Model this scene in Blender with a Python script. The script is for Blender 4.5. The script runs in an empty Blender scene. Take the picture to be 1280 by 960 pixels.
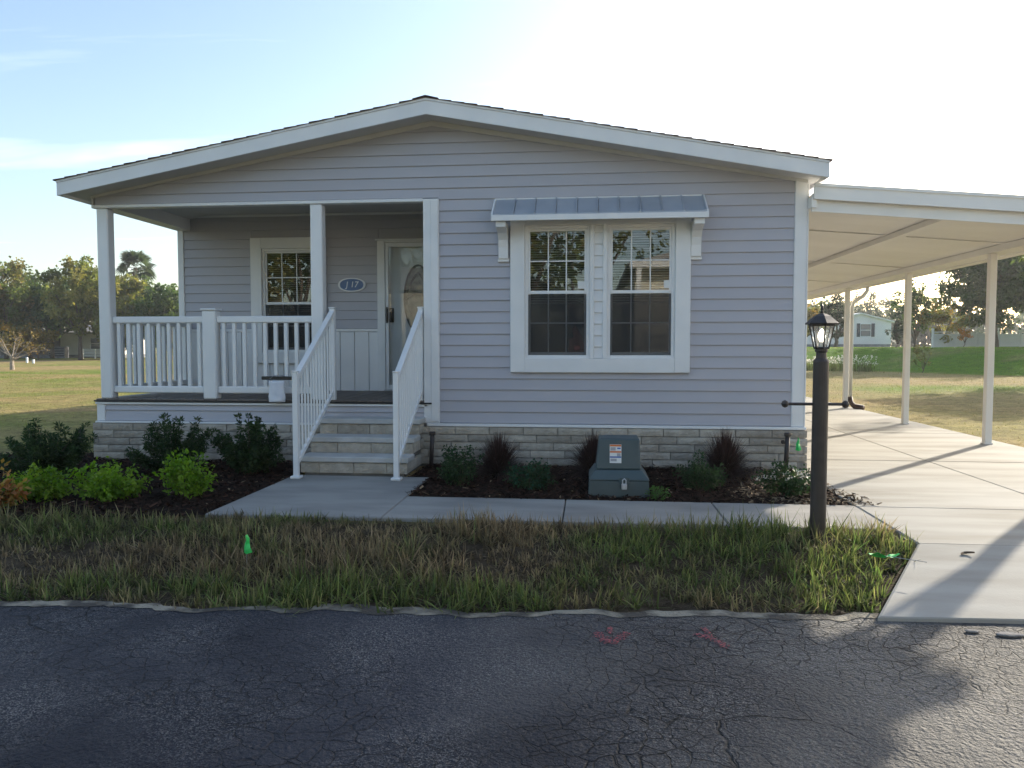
import bpy, bmesh, math, random
import numpy as np
from mathutils import Vector, Matrix

S = bpy.context.scene
COL = S.collection
rnd = random.Random(7)
R = math.radians

# ------------------------------------------------------------------ camera, sky, sun, exposure
cam = bpy.data.cameras.new('camera')
cam.sensor_width = 36.0
cam.lens = 946.3 / 1280 * 36
cam.clip_end = 5000
cam.clip_start = 0.05
camo = bpy.data.objects.new('camera', cam)
COL.objects.link(camo)
camo.location = (5.825, -8.416, 1.33)
camo.rotation_euler = (R(90 - 2.853), 0, R(5.9))
S.camera = camo

SUN_EL = R(20.9)
SUN_H = Vector((0.66, 0.75, 0)).normalized()
SUN_V = Vector((SUN_H.x * math.cos(SUN_EL), SUN_H.y * math.cos(SUN_EL), math.sin(SUN_EL)))

W = bpy.data.worlds.new('World')
S.world = W
W.use_nodes = True
wn, wl = W.node_tree.nodes, W.node_tree.links
wn.clear()
wout = wn.new('ShaderNodeOutputWorld')
wbg = wn.new('ShaderNodeBackground')
wbg.inputs['Strength'].default_value = 0.15
sky = wn.new('ShaderNodeTexSky')
sky.sky_type = 'NISHITA'
sky.sun_disc = False
sky.sun_elevation = SUN_EL
sky.sun_rotation = math.atan2(SUN_H.x, SUN_H.y)
sky.air_density = 1.1
sky.dust_density = 1.8
sky.ozone_density = 1.3
# thin wisps of cirrus, laid on a plane high above the place
tc = wn.new('ShaderNodeTexCoord')
sep = wn.new('ShaderNodeSeparateXYZ')
wl.new(tc.outputs['Generated'], sep.inputs[0])
mx = wn.new('ShaderNodeMath'); mx.operation = 'MAXIMUM'; mx.inputs[1].default_value = 0.06
wl.new(sep.outputs['Z'], mx.inputs[0])
dx = wn.new('ShaderNodeMath'); dx.operation = 'DIVIDE'
dy = wn.new('ShaderNodeMath'); dy.operation = 'DIVIDE'
wl.new(sep.outputs['X'], dx.inputs[0]); wl.new(mx.outputs[0], dx.inputs[1])
wl.new(sep.outputs['Y'], dy.inputs[0]); wl.new(mx.outputs[0], dy.inputs[1])
cmb = wn.new('ShaderNodeCombineXYZ')
wl.new(dx.outputs[0], cmb.inputs[0]); wl.new(dy.outputs[0], cmb.inputs[1])
mp = wn.new('ShaderNodeMapping')
mp.inputs['Rotation'].default_value = (0, 0, R(24))
mp.inputs['Scale'].default_value = (0.16, 0.85, 1)
mp.inputs['Location'].default_value = (0.3, 0.25, 0)
wl.new(cmb.outputs[0], mp.inputs[0])
cn = wn.new('ShaderNodeTexNoise')
cn.inputs['Scale'].default_value = 1.2
cn.inputs['Detail'].default_value = 7
cn.inputs['Roughness'].default_value = 0.55
cn.inputs['Distortion'].default_value = 0.5
wl.new(mp.outputs[0], cn.inputs['Vector'])
cr = wn.new('ShaderNodeMapRange')
cr.inputs['From Min'].default_value = 0.575
cr.inputs['From Max'].default_value = 0.78
cr.inputs['To Max'].default_value = 0.55
wl.new(cn.outputs['Fac'], cr.inputs['Value'])
cmix = wn.new('ShaderNodeMix'); cmix.data_type = 'RGBA'
wl.new(cr.outputs[0], cmix.inputs['Factor'])
wl.new(sky.outputs[0], cmix.inputs['A'])
cmix.inputs['B'].default_value = (6.6, 6.8, 7.2, 1)
wl.new(cmix.outputs['Result'], wbg.inputs['Color'])
wl.new(wbg.outputs[0], wout.inputs['Surface'])

sl = bpy.data.lights.new('sun', 'SUN')
sl.energy = 4.3
sl.angle = R(0.55)
sl.color = (1.0, 0.90, 0.74)
so = bpy.data.objects.new('sun', sl)
COL.objects.link(so)
so.rotation_euler = SUN_V.to_track_quat('Z', 'Y').to_euler()
so.location = (30, 30, 20)

S.view_settings.view_transform = 'Standard'
S.view_settings.look = 'None'
S.view_settings.exposure = 1.0
S.view_settings.gamma = 1
S.render.engine = 'CYCLES'
S.cycles.use_denoising = True
S.cycles.max_bounces = 8
S.cycles.transparent_max_bounces = 16
S.cycles.caustics_reflective = False
S.cycles.caustics_refractive = False

# ------------------------------------------------------------------ helpers
class MB:
    def __init__(s):
        s.v = []; s.f = []
    def add(s, vs, fs):
        b = len(s.v)
        s.v += [tuple(v) for v in vs]
        s.f += [tuple(i + b for i in f) for f in fs]
        return s
    def box(s, x0, x1, y0, y1, z0, z1, c=0.0):
        if x0 > x1: x0, x1 = x1, x0
        if y0 > y1: y0, y1 = y1, y0
        if z0 > z1: z0, z1 = z1, z0
        if c <= 0:
            vs = [(x, y, z) for z in (z0, z1) for y in (y0, y1) for x in (x0, x1)]
            fs = [(0, 2, 3, 1), (4, 5, 7, 6), (0, 1, 5, 4), (2, 6, 7, 3), (0, 4, 6, 2), (1, 3, 7, 5)]
            return s.add(vs, fs)
        c = min(c, (x1 - x0) * .45, (y1 - y0) * .45, (z1 - z0) * .45)
        idx = {}; vs = []
        X = (x0, x1); Y = (y0, y1); Z = (z0, z1)
        for i in (0, 1):
            for j in (0, 1):
                for k in (0, 1):
                    sx, sy, sz = (1 - 2 * i) * c, (1 - 2 * j) * c, (1 - 2 * k) * c
                    for a in range(3):
                        p = [X[i] + (0 if a == 0 else sx), Y[j] + (0 if a == 1 else sy), Z[k] + (0 if a == 2 else sz)]
                        idx[(i, j, k, a)] = len(vs); vs.append(p)
        fs = []
        q = [(0, 0), (1, 0), (1, 1), (0, 1)]
        for e in (0, 1):
            fs.append([idx[(e, j, k, 0)] for j, k in q])
            fs.append([idx[(j, e, k, 1)] for j, k in q])
            fs.append([idx[(j, k, e, 2)] for j, k in q])
        for i in (0, 1):
            for j in (0, 1):
                fs.append([idx[(i, j, 0, 0)], idx[(i, j, 1, 0)], idx[(i, j, 1, 1)], idx[(i, j, 0, 1)]])
                fs.append([idx[(i, 0, j, 0)], idx[(i, 1, j, 0)], idx[(i, 1, j, 2)], idx[(i, 0, j, 2)]])
                fs.append([idx[(0, i, j, 1)], idx[(1, i, j, 1)], idx[(1, i, j, 2)], idx[(0, i, j, 2)]])
                for k in (0, 1):
                    fs.append([idx[(i, j, k, 0)], idx[(i, j, k, 1)], idx[(i, j, k, 2)]])
        return s.add(vs, fs)
    def hexa(s, a, b):
        """two quads of four points each, joined"""
        return s.add(list(a) + list(b), [(3, 2, 1, 0), (4, 5, 6, 7), (0, 1, 5, 4), (1, 2, 6, 5), (2, 3, 7, 6), (3, 0, 4, 7)])
    def prism(s, poly, axis, a, b):
        n = len(poly)
        def mk(p, t):
            if axis == 0: return (t, p[0], p[1])
            if axis == 1: return (p[0], t, p[1])
            return (p[0], p[1], t)
        vs = [mk(p, a) for p in poly] + [mk(p, b) for p in poly]
        fs = [tuple(range(n))[::-1], tuple(range(n, 2 * n))]
        fs += [(i, (i + 1) % n, n + (i + 1) % n, n + i) for i in range(n)]
        return s.add(vs, fs)
    def tube(s, pts, rad, n=8, caps=True):
        pts = [Vector(p) for p in pts]
        if not hasattr(rad, '__len__'): rad = [rad] * len(pts)
        b = len(s.v); up = None
        for i, p in enumerate(pts):
            t = (pts[min(i + 1, len(pts) - 1)] - pts[max(i - 1, 0)])
            t.normalize()
            ref = Vector((0, 0, 1)) if abs(t.z) < .9 else Vector((1, 0, 0))
            if up is None: u = t.cross(ref).normalized()
            else:
                u = (up - t * up.dot(t))
                u = u.normalized() if u.length > 1e-6 else t.cross(ref).normalized()
            up = u; w = t.cross(u)
            for k in range(n):
                a = 2 * math.pi * k / n
                s.v.append(tuple(p + (u * math.cos(a) + w * math.sin(a)) * rad[i]))
        for i in range(len(pts) - 1):
            for k in range(n):
                s.f.append((b + i * n + k, b + i * n + (k + 1) % n, b + (i + 1) * n + (k + 1) % n, b + (i + 1) * n + k))
        if caps:
            s.f.append(tuple(b + k for k in range(n))[::-1])
            s.f.append(tuple(b + (len(pts) - 1) * n + k for k in range(n)))
        return s
    def lathe(s, prof, c=(0, 0, 0), n=16):
        b = len(s.v)
        for (r, z) in prof:
            for k in range(n):
                a = 2 * math.pi * (k + .5) / n
                s.v.append((c[0] + r * math.cos(a), c[1] + r * math.sin(a), c[2] + z))
        for i in range(len(prof) - 1):
            for k in range(n):
                s.f.append((b + i * n + k, b + i * n + (k + 1) % n, b + (i + 1) * n + (k + 1) % n, b + (i + 1) * n + k))
        s.f.append(tuple(b + k for k in range(n))[::-1])
        s.f.append(tuple(b + (len(prof) - 1) * n + k for k in range(n)))
        return s
    def build(s, name, m, parent=None, smooth=False, recalc=True):
        wl_ = wloc(parent) if parent else Vector((0, 0, 0))
        me = bpy.data.meshes.new(name)
        me.from_pydata([(v[0] - wl_.x, v[1] - wl_.y, v[2] - wl_.z) for v in s.v], [], s.f)
        if recalc:
            bm = bmesh.new(); bm.from_mesh(me)
            bmesh.ops.recalc_face_normals(bm, faces=bm.faces)
            bm.to_mesh(me); bm.free()
        if smooth:
            me.polygons.foreach_set('use_smooth', [True] * len(me.polygons))
        me.materials.append(m)
        o = bpy.data.objects.new(name, me)
        COL.objects.link(o)
        if parent: o.parent = parent
        return o

def wloc(o):
    v = Vector(o.location)
    while o.parent:
        o = o.parent
        v += Vector(o.location)
    return v

def tag(o, label=None, cat=None, group=None, kind=None):
    if label: o['label'] = label
    if cat: o['category'] = cat
    if group: o['group'] = group
    if kind: o['kind'] = kind
    return o

def thing(name, label, cat, loc=(0, 0, 0), group=None):
    o = bpy.data.objects.new(name, None)
    o.empty_display_size = .2
    COL.objects.link(o)
    o.location = loc
    return tag(o, label, cat, group)

def place(name, me, loc, parent):
    """another object on an existing mesh; loc in world coordinates"""
    o = bpy.data.objects.new(name, me)
    COL.objects.link(o)
    o.parent = parent
    o.location = Vector(loc) - wloc(parent) if parent else loc
    return o

def copy_tree(o, parent=None):
    c = o.copy(); COL.objects.link(c)
    if parent: c.parent = parent
    for ch in list(o.children):
        copy_tree(ch, c)
    return c

def np_mesh(name, V, F, mat_, tint=None, parent=None, smooth=False):
    """V (n,3), F (m,k) all faces of k corners; tint (n,3) colour of each point"""
    V = np.asarray(V, dtype=np.float32)
    if parent:
        w = wloc(parent)
        V = V - np.array([w.x, w.y, w.z], dtype=np.float32)
    F = np.asarray(F, dtype=np.int32)
    me = bpy.data.meshes.new(name)
    me.vertices.add(len(V)); me.vertices.foreach_set('co', V.ravel())
    m, k = F.shape
    me.loops.add(m * k); me.loops.foreach_set('vertex_index', F.ravel())
    me.polygons.add(m)
    me.polygons.foreach_set('loop_start', np.arange(0, m * k, k, dtype=np.int32))
    me.update(calc_edges=True)
    if tint is not None:
        a = me.color_attributes.new('tint', 'FLOAT_COLOR', 'POINT')
        c = np.ones((len(V), 4), dtype=np.float32); c[:, :3] = tint
        a.data.foreach_set('color', c.ravel())
    if smooth:
        me.polygons.foreach_set('use_smooth', np.ones(m, dtype=bool))
    me.materials.append(mat_)
    o = bpy.data.objects.new(name, me)
    COL.objects.link(o)
    if parent: o.parent = parent
    return o

def vnoise(x, y, seed=0):
    """smooth value noise in 0..1"""
    r = np.random.RandomState(seed).rand(64, 64)
    xi = np.floor(x).astype(int); yi = np.floor(y).astype(int)
    fx = x - xi; fy = y - yi
    fx = fx * fx * (3 - 2 * fx); fy = fy * fy * (3 - 2 * fy)
    g = lambda a, b: r[a % 64, b % 64]
    return (g(xi, yi) * (1 - fx) + g(xi + 1, yi) * fx) * (1 - fy) + (g(xi, yi + 1) * (1 - fx) + g(xi + 1, yi + 1) * fx) * fy

def sstep(a, b, x):
    t = np.clip((x - a) / (b - a), 0, 1)
    return t * t * (3 - 2 * t)

# ------------------------------------------------------------------ materials
def mat(name, col, rough=.6, col2=None, scale=4., detail=5., stretch=(1, 1, 1), lo=.35, hi=.65,
        bump=0., bscale=60., bstretch=None, spec=.5, metal=0., orand=0., bdist=.01):
    m = bpy.data.materials.new(name); m.use_nodes = True
    n, l = m.node_tree.nodes, m.node_tree.links
    b = n['Principled BSDF']
    b.inputs['Roughness'].default_value = rough
    b.inputs['Metallic'].default_value = metal
    b.inputs['Specular IOR Level'].default_value = spec
    t = n.new('ShaderNodeTexCoord')
    g = n.new('ShaderNodeNewGeometry')
    src = g.outputs['Position']
    def mapped(st):
        mp_ = n.new('ShaderNodeMapping'); mp_.inputs['Scale'].default_value = st
        l.new(src, mp_.inputs[0]); return mp_.outputs[0]
    out = None
    if col2 is not None:
        nz = n.new('ShaderNodeTexNoise'); nz.inputs['Scale'].default_value = scale; nz.inputs['Detail'].default_value = detail
        l.new(mapped(stretch), nz.inputs['Vector'])
        mr = n.new('ShaderNodeMapRange'); mr.inputs['From Min'].default_value = lo; mr.inputs['From Max'].default_value = hi
        l.new(nz.outputs['Fac'], mr.inputs['Value'])
        mi = n.new('ShaderNodeMix'); mi.data_type = 'RGBA'
        mi.inputs['A'].default_value = (*col, 1); mi.inputs['B'].default_value = (*col2, 1)
        l.new(mr.outputs[0], mi.inputs['Factor'])
        out = mi.outputs['Result']
    if orand:
        oi = n.new('ShaderNodeObjectInfo')
        mr2 = n.new('ShaderNodeMapRange'); mr2.inputs['To Min'].default_value = 1 - orand; mr2.inputs['To Max'].default_value = 1 + orand
        l.new(oi.outputs['Random'], mr2.inputs['Value'])
        hs = n.new('ShaderNodeHueSaturation')
        l.new(mr2.outputs[0], hs.inputs['Value'])
        if out is not None: l.new(out, hs.inputs['Color'])
        else: hs.inputs['Color'].default_value = (*col, 1)
        out = hs.outputs['Color']
    if out is not None: l.new(out, b.inputs['Base Color'])
    else: b.inputs['Base Color'].default_value = (*col, 1)
    if bump:
        bz = n.new('ShaderNodeTexNoise'); bz.inputs['Scale'].default_value = bscale; bz.inputs['Detail'].default_value = 5
        l.new(mapped(bstretch or (1, 1, 1)), bz.inputs['Vector'])
        bp = n.new('ShaderNodeBump'); bp.inputs['Strength'].default_value = bump; bp.inputs['Distance'].default_value = bdist
        l.new(bz.outputs['Fac'], bp.inputs['Height'])
        l.new(bp.outputs[0], b.inputs['Normal'])
    return m

def leafmat(name, trans=.35, rough=.5, spec=.3):
    m = bpy.data.materials.new(name); m.use_nodes = True
    n, l = m.node_tree.nodes, m.node_tree.links
    b = n['Principled BSDF']; out = n['Material Output']
    a = n.new('ShaderNodeAttribute'); a.attribute_name = 'tint'
    b.inputs['Roughness'].default_value = rough
    b.inputs['Specular IOR Level'].default_value = spec
    l.new(a.outputs['Color'], b.inputs['Base Color'])
    tr = n.new('ShaderNodeBsdfTranslucent')
    hs = n.new('ShaderNodeHueSaturation'); hs.inputs['Value'].default_value = 1.5; hs.inputs['Saturation'].default_value = 1.1
    l.new(a.outputs['Color'], hs.inputs['Color'])
    l.new(hs.outputs[0], tr.inputs['Color'])
    mxs = n.new('ShaderNodeMixShader'); mxs.inputs[0].default_value = trans
    l.new(b.outputs[0], mxs.inputs[1]); l.new(tr.outputs[0], mxs.inputs[2])
    l.new(mxs.outputs[0], out.inputs['Surface'])
    return m

def glassmat(name, tint=(.86, .9, .9), ior=1.6, frost=0.0, veil=0.0):
    m = bpy.data.materials.new(name); m.use_nodes = True
    n, l = m.node_tree.nodes, m.node_tree.links
    n.remove(n['Principled BSDF']); out = n['Material Output']
    tr = n.new('ShaderNodeBsdfTransparent'); tr.inputs['Color'].default_value = (*tint, 1)
    gl = n.new('ShaderNodeBsdfGlossy'); gl.inputs['Roughness'].default_value = frost
    fr = n.new('ShaderNodeFresnel'); fr.inputs['IOR'].default_value = ior
    mi = n.new('ShaderNodeMixShader')
    l.new(fr.outputs[0], mi.inputs[0]); l.new(tr.outputs[0], mi.inputs[1]); l.new(gl.outputs[0], mi.inputs[2])
    last = mi
    if veil:
        df = n.new('ShaderNodeBsdfDiffuse'); df.inputs['Color'].default_value = (.8, .8, .78, 1)
        m2 = n.new('ShaderNodeMixShader'); m2.inputs[0].default_value = veil
        l.new(mi.outputs[0], m2.inputs[1]); l.new(df.outputs[0], m2.inputs[2]); last = m2
    l.new(last.outputs[0], out.inputs['Surface'])
    return m

M = {}
M['siding'] = mat('siding_vinyl', (.41, .405, .448), .5, (.43, .424, .463), 1.2, 4, bump=.12, bscale=30, bstretch=(.25, 1, 4), orand=.025, bdist=.004)
M['white'] = mat('white_vinyl', (.79, .79, .79), .38, (.74, .745, .75), 2.5, 5, bump=.03, bscale=20)
M['trim'] = mat('white_painted_trim', (.78, .78, .78), .45, (.72, .725, .73), 3, 6, bump=.05, bscale=40)
M['soffit'] = mat('soffit_vinyl', (.62, .61, .58), .55, (.56, .55, .52), 2)
M['ceiling'] = mat('porch_ceiling', (.60, .60, .60), .6, (.54, .54, .55), 2)
M['block'] = mat('split_face_block', (.47, .425, .36), .92, (.36, .32, .265), 9, 8, bump=1.0, bscale=38, orand=.22, spec=.2, bdist=.02)
M['mortar'] = mat('mortar', (.20, .19, .17), .95, (.15, .14, .13), 8, bump=.3)
M['concrete'] = mat('concrete', (.375, .362, .33), .85, (.235, .218, .185), 1.7, 9, stretch=(.4, 1.8, 1), lo=.40, hi=.74, bump=.22, bscale=70, orand=.05, spec=.3, bdist=.006)
M['walk'] = mat('walkway_concrete', (.33, .315, .29), .85, (.225, .215, .20), 2.2, 9, stretch=(.6, 1.4, 1), lo=.38, hi=.70, bump=.22, bscale=70, orand=.05, spec=.3, bdist=.006)
M['tread'] = mat('step_tread', (.52, .515, .5), .75, (.43, .425, .41), 5, 7, bump=.2, bscale=90, orand=.04)
M['shingle'] = mat('asphalt_shingle', (.085, .05, .05), .95, (.05, .033, .035), 25, 6, bump=.6, bscale=180, orand=.2)
M['deck'] = mat('deck_board', (.17, .14, .12), .6, (.12, .095, .08), 3, 7, stretch=(12, .8, 1), bump=.15, bscale=25, bstretch=(8, .6, 1), orand=.14)
M['black'] = mat('black_metal', (.018, .016, .016), .42, (.03, .026, .024), 12, bump=.1, bscale=90)
M['post_brown'] = mat('dark_brown_post', (.030, .022, .020), .5, (.045, .034, .03), 9, 6, bump=.2, bscale=60, bstretch=(3, 3, .4))
M['brown_plastic'] = mat('brown_plastic', (.06, .03, .022), .5, (.08, .042, .03), 8)
M['carport'] = mat('carport_metal', (.84, .83, .80), .42, (.80, .785, .75), 1.3, 4, orand=.03)
M['awning'] = mat('awning_metal', (.42, .46, .52), .38, (.37, .41, .47), 4, 5, metal=.25, orand=.05)
M['glass'] = glassmat('window_glass', (.88, .91, .91), 1.75)
M['storm_glass'] = glassmat('storm_door_glass', (.95, .96, .96), 1.42)
M['lantern_glass'] = glassmat('lantern_glass', (.95, .94, .9), 1.4, veil=.22)
M['screen'] = None
M['interior'] = mat('interior_wall', (.28, .26, .24), .9, (.22, .2, .19), 1.2)
M['blind'] = mat('blind_slat', (.85, .84, .80), .6)
M['door'] = mat('door_paint', (.76, .78, .80), .4, (.72, .74, .76), 3)
M['oval'] = mat('leaded_glass', (.10, .12, .12), .25, (.22, .24, .22), 9, 3)
M['lead'] = mat('lead_came', (.055, .06, .065), .45)
M['plaque'] = mat('blue_plaque', (.12, .19, .36), .5, (.10, .16, .31), 12)
M['enamel'] = mat('white_enamel', (.8, .8, .8), .4)
M['trafo'] = mat('green_painted_steel', (.058, .088, .094), .5, (.047, .072, .078), 5, 6, bump=.1, bscale=120)
M['paper'] = mat('white_sticker', (.74, .74, .72), .6)
M['orange'] = mat('orange_print', (.62, .16, .03), .6)
M['blueprint'] = mat('blue_print', (.03, .11, .38), .6)
M['greyprint'] = mat('grey_print', (.35, .36, .38), .6)
M['galv'] = mat('galvanized_metal', (.55, .56, .57), .38, (.42, .43, .44), 30, metal=.6)
M['flag'] = mat('green_flag_plastic', (.02, .50, .10), .5)
M['orangeflag'] = mat('orange_flag_plastic', (.75, .16, .04), .5)
M['wire'] = mat('flag_wire', (.35, .35, .35), .4, metal=.5)
M['bag'] = mat('white_paper_bag', (.76, .76, .80), .7, (.66, .67, .72), 9, bump=.5, bscale=18)
M['orangered'] = mat('orange_red', (.85, .28, .18), .8, (.75, .2, .13), 14, bump=.4, bscale=30)
M['bark'] = mat('bark', (.15, .115, .085), .95, (.085, .065, .05), 9, 7, stretch=(3, 3, .6), bump=.8, bscale=14, bstretch=(3, 3, .5), bdist=.03)
M['palebark'] = mat('pale_bark', (.34, .29, .23), .9, (.22, .18, .14), 9, 7, bump=.5, bscale=20)
M['stem'] = mat('green_stem', (.09, .075, .04), .8, (.06, .05, .03), 14)
M['leaf'] = leafmat('leaf', .46)
M['grassblade'] = leafmat('grass_blade', .38, .55)
M['fountain'] = leafmat('purple_grass', .3, .5)
M['farwall'] = mat('far_wall', (.74, .71, .71), .6, (.68, .65, .65), .8)
M['farwhite'] = mat('far_white_wall', (.70, .69, .66), .6, (.62, .61, .58), .8)
M['fardark'] = mat('far_dark_siding', (.17, .15, .135), .8, (.12, .105, .095), 1.5)
M['farroof'] = mat('far_roof', (.36, .34, .32), .7, (.27, .255, .24), 1.5)
M['shutter'] = mat('dark_shutter', (.035, .04, .055), .6)
M['farglass'] = mat('far_window_glass', (.10, .12, .14), .08, spec=.8)
M['farskirt'] = mat('far_skirt', (.20, .21, .23), .8, (.13, .135, .15), 4)
M['cream'] = mat('cream_siding', (.72, .68, .57), .6, (.64, .60, .50), 1.5)
M['mulchbase'] = mat('mulch_soil', (.032, .02, .014), 1, (.014, .009, .007), 22, 8, bump=1, bscale=35, spec=.1, bdist=.03)
M['chip'] = leafmat('mulch_chip', 0.0, .9, .1)
M['sand'] = mat('sandy_edge', (.29, .265, .21), .95, (.065, .058, .05), 6, 9, lo=.38, hi=.56, bump=.8, bscale=60, bdist=.02)
M['stone'] = mat('grey_stone', (.26, .25, .245), .95, (.17, .165, .16), 40, bump=.8, spec=.1)
M['deadleaf'] = mat('dead_leaf', (.09, .055, .03), .8)

def screenmat():
    m = bpy.data.materials.new('insect_screen'); m.use_nodes = True
    n, l = m.node_tree.nodes, m.node_tree.links
    b = n['Principled BSDF']; out = n['Material Output']
    b.inputs['Base Color'].default_value = (.02, .022, .026, 1); b.inputs['Roughness'].default_value = .6
    tr = n.new('ShaderNodeBsdfTransparent')
    mi = n.new('ShaderNodeMixShader'); mi.inputs[0].default_value = .42
    l.new(tr.outputs[0], mi.inputs[1]); l.new(b.outputs[0], mi.inputs[2]); l.new(mi.outputs[0], out.inputs['Surface'])
    return m
M['screen'] = screenmat()

def bulbmat():
    m = bpy.data.materials.new('glowing_bulb'); m.use_nodes = True
    b = m.node_tree.nodes['Principled BSDF']
    b.inputs['Base Color'].default_value = (.9, .88, .8, 1)
    b.inputs['Emission Color'].default_value = (1, .93, .8, 1)
    b.inputs['Emission Strength'].default_value = 2.2  # bulb glass given a mild emission
    return m
M['bulb'] = bulbmat()

def roadmat():
    m = bpy.data.materials.new('worn_asphalt'); m.use_nodes = True
    n, l = m.node_tree.nodes, m.node_tree.links
    b = n['Principled BSDF']
    g = n.new('ShaderNodeNewGeometry'); P = g.outputs['Position']
    def noise(sc, det=5, v=P, dist=0):
        z = n.new('ShaderNodeTexNoise'); z.inputs['Scale'].default_value = sc; z.inputs['Detail'].default_value = det
        z.inputs['Distortion'].default_value = dist
        l.new(v, z.inputs['Vector']); return z
    def rng(v, a, b_, c=0., d=1.):
        r = n.new('ShaderNodeMapRange')
        for k, x in zip(('From Min', 'From Max', 'To Min', 'To Max'), (a, b_, c, d)): r.inputs[k].default_value = x
        l.new(v, r.inputs['Value']); return r.outputs[0]
    def mix(f, a, b_, blend='MIX'):
        x = n.new('ShaderNodeMix'); x.data_type = 'RGBA'; x.blend_type = blend
        for k, v in (('Factor', f), ('A', a), ('B', b_)):
            if isinstance(v, (tuple, float)): x.inputs[k].default_value = v
            else: l.new(v, x.inputs[k])
        return x.outputs['Result']
    big = rng(noise(.75, 7, dist=.8).outputs['Fac'], .40, .60)
    c = mix(big, (.020, .023, .034, 1), (.042, .045, .058, 1))  # blue cast of the reflected sky is mixed into the dark asphalt
    # dark bluish asphalt to the left gives way to lighter grey asphalt
    sx = n.new('ShaderNodeSeparateXYZ'); l.new(P, sx.inputs[0])
    ax_ = n.new('ShaderNodeMath'); ax_.operation = 'MULTIPLY_ADD'; ax_.inputs[1].default_value = 2.4
    l.new(noise(1.0, 6).outputs['Fac'], ax_.inputs[0]); l.new(sx.outputs['X'], ax_.inputs[2])
    paler = rng(ax_.outputs[0], 6.3, 8.4)
    c = mix(paler, c, mix(big, (.085, .082, .080, 1), (.135, .13, .122, 1)))
    # exposed stone chips
    v = n.new('ShaderNodeTexVoronoi'); v.inputs['Scale'].default_value = 180; l.new(P, v.inputs['Vector'])
    sepc = n.new('ShaderNodeSeparateColor'); l.new(v.outputs['Color'], sepc.inputs[0])
    wear = rng(noise(1.6, 8).outputs['Fac'], .40, .68, .04, .8)
    chip = n.new('ShaderNodeMath'); chip.operation = 'MULTIPLY'
    l.new(rng(sepc.outputs['Red'], .55, .9), chip.inputs[0]); l.new(wear, chip.inputs[1])
    c = mix(chip.outputs[0], c, (.25, .245, .24, 1))
    fine = rng(noise(300, 2).outputs['Fac'], .35, .65, .62, 1.35)
    fm = n.new('ShaderNodeHueSaturation'); l.new(c, fm.inputs['Color']); l.new(fine, fm.inputs['Value'])
    c = fm.outputs['Color']
    # alligator cracking, warped, broken up by a mask
    warp = noise(2.2, 4)
    va = n.new('ShaderNodeVectorMath'); va.operation = 'MULTIPLY_ADD'
    va.inputs[1].default_value = (.35, .35, .0)
    l.new(warp.outputs['Color'], va.inputs[0]); l.new(P, va.inputs[2])
    def cracks(scale, width, mask_lo, mask_hi, seed):
        vo = n.new('ShaderNodeTexVoronoi'); vo.feature = 'DISTANCE_TO_EDGE'; vo.inputs['Scale'].default_value = scale
        l.new(va.outputs[0], vo.inputs['Vector'])
        k = rng(vo.outputs['Distance'], 0., width, 1., 0.)
        mk = n.new('ShaderNodeMapping'); mk.inputs['Location'].default_value = (seed, seed * 2, 0); l.new(P, mk.inputs[0])
        q = rng(noise(.9, 5, mk.outputs[0]).outputs['Fac'], mask_lo, mask_hi)
        mm = n.new('ShaderNodeMath'); mm.operation = 'MULTIPLY'
        l.new(k, mm.inputs[0]); l.new(q, mm.inputs[1]); return mm.outputs[0]
    k1 = cracks(11, .042, .44, .66, 3.1)
    k2 = cracks(1.5, .007, .54, .66, 9.7)
    kk = n.new('ShaderNodeMath'); kk.operation = 'MULTIPLY'; kk.inputs[1].default_value = .6; l.new(k1, kk.inputs[0])
    c = mix(kk.outputs[0], c, (.016, .016, .018, 1))
    c = mix(k2, c, (.014, .014, .015, 1))
    l.new(c, b.inputs['Base Color'])
    b.inputs['Roughness'].default_value = .78
    b.inputs['Specular IOR Level'].default_value = .22
    # relief
    h1 = rng(noise(55, 6).outputs['Fac'], .2, .8)
    b1 = n.new('ShaderNodeBump'); b1.inputs['Strength'].default_value = .8; b1.inputs['Distance'].default_value = .022; l.new(h1, b1.inputs['Height'])
    b2 = n.new('ShaderNodeBump'); b2.inputs['Strength'].default_value = .9; b2.inputs['Distance'].default_value = -.02
    ks = n.new('ShaderNodeMath'); ks.operation = 'MAXIMUM'; l.new(k1, ks.inputs[0]); l.new(k2, ks.inputs[1])
    l.new(ks.outputs[0], b2.inputs['Height']); l.new(b1.outputs[0], b2.inputs['Normal'])
    b3 = n.new('ShaderNodeBump'); b3.inputs['Strength'].default_value = .5; b3.inputs['Distance'].default_value = .03
    l.new(noise(9, 4).outputs['Fac'], b3.inputs['Height']); l.new(b2.outputs[0], b3.inputs['Normal'])
    l.new(b3.outputs[0], b.inputs['Normal'])
    return m
M['road'] = roadmat()

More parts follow.
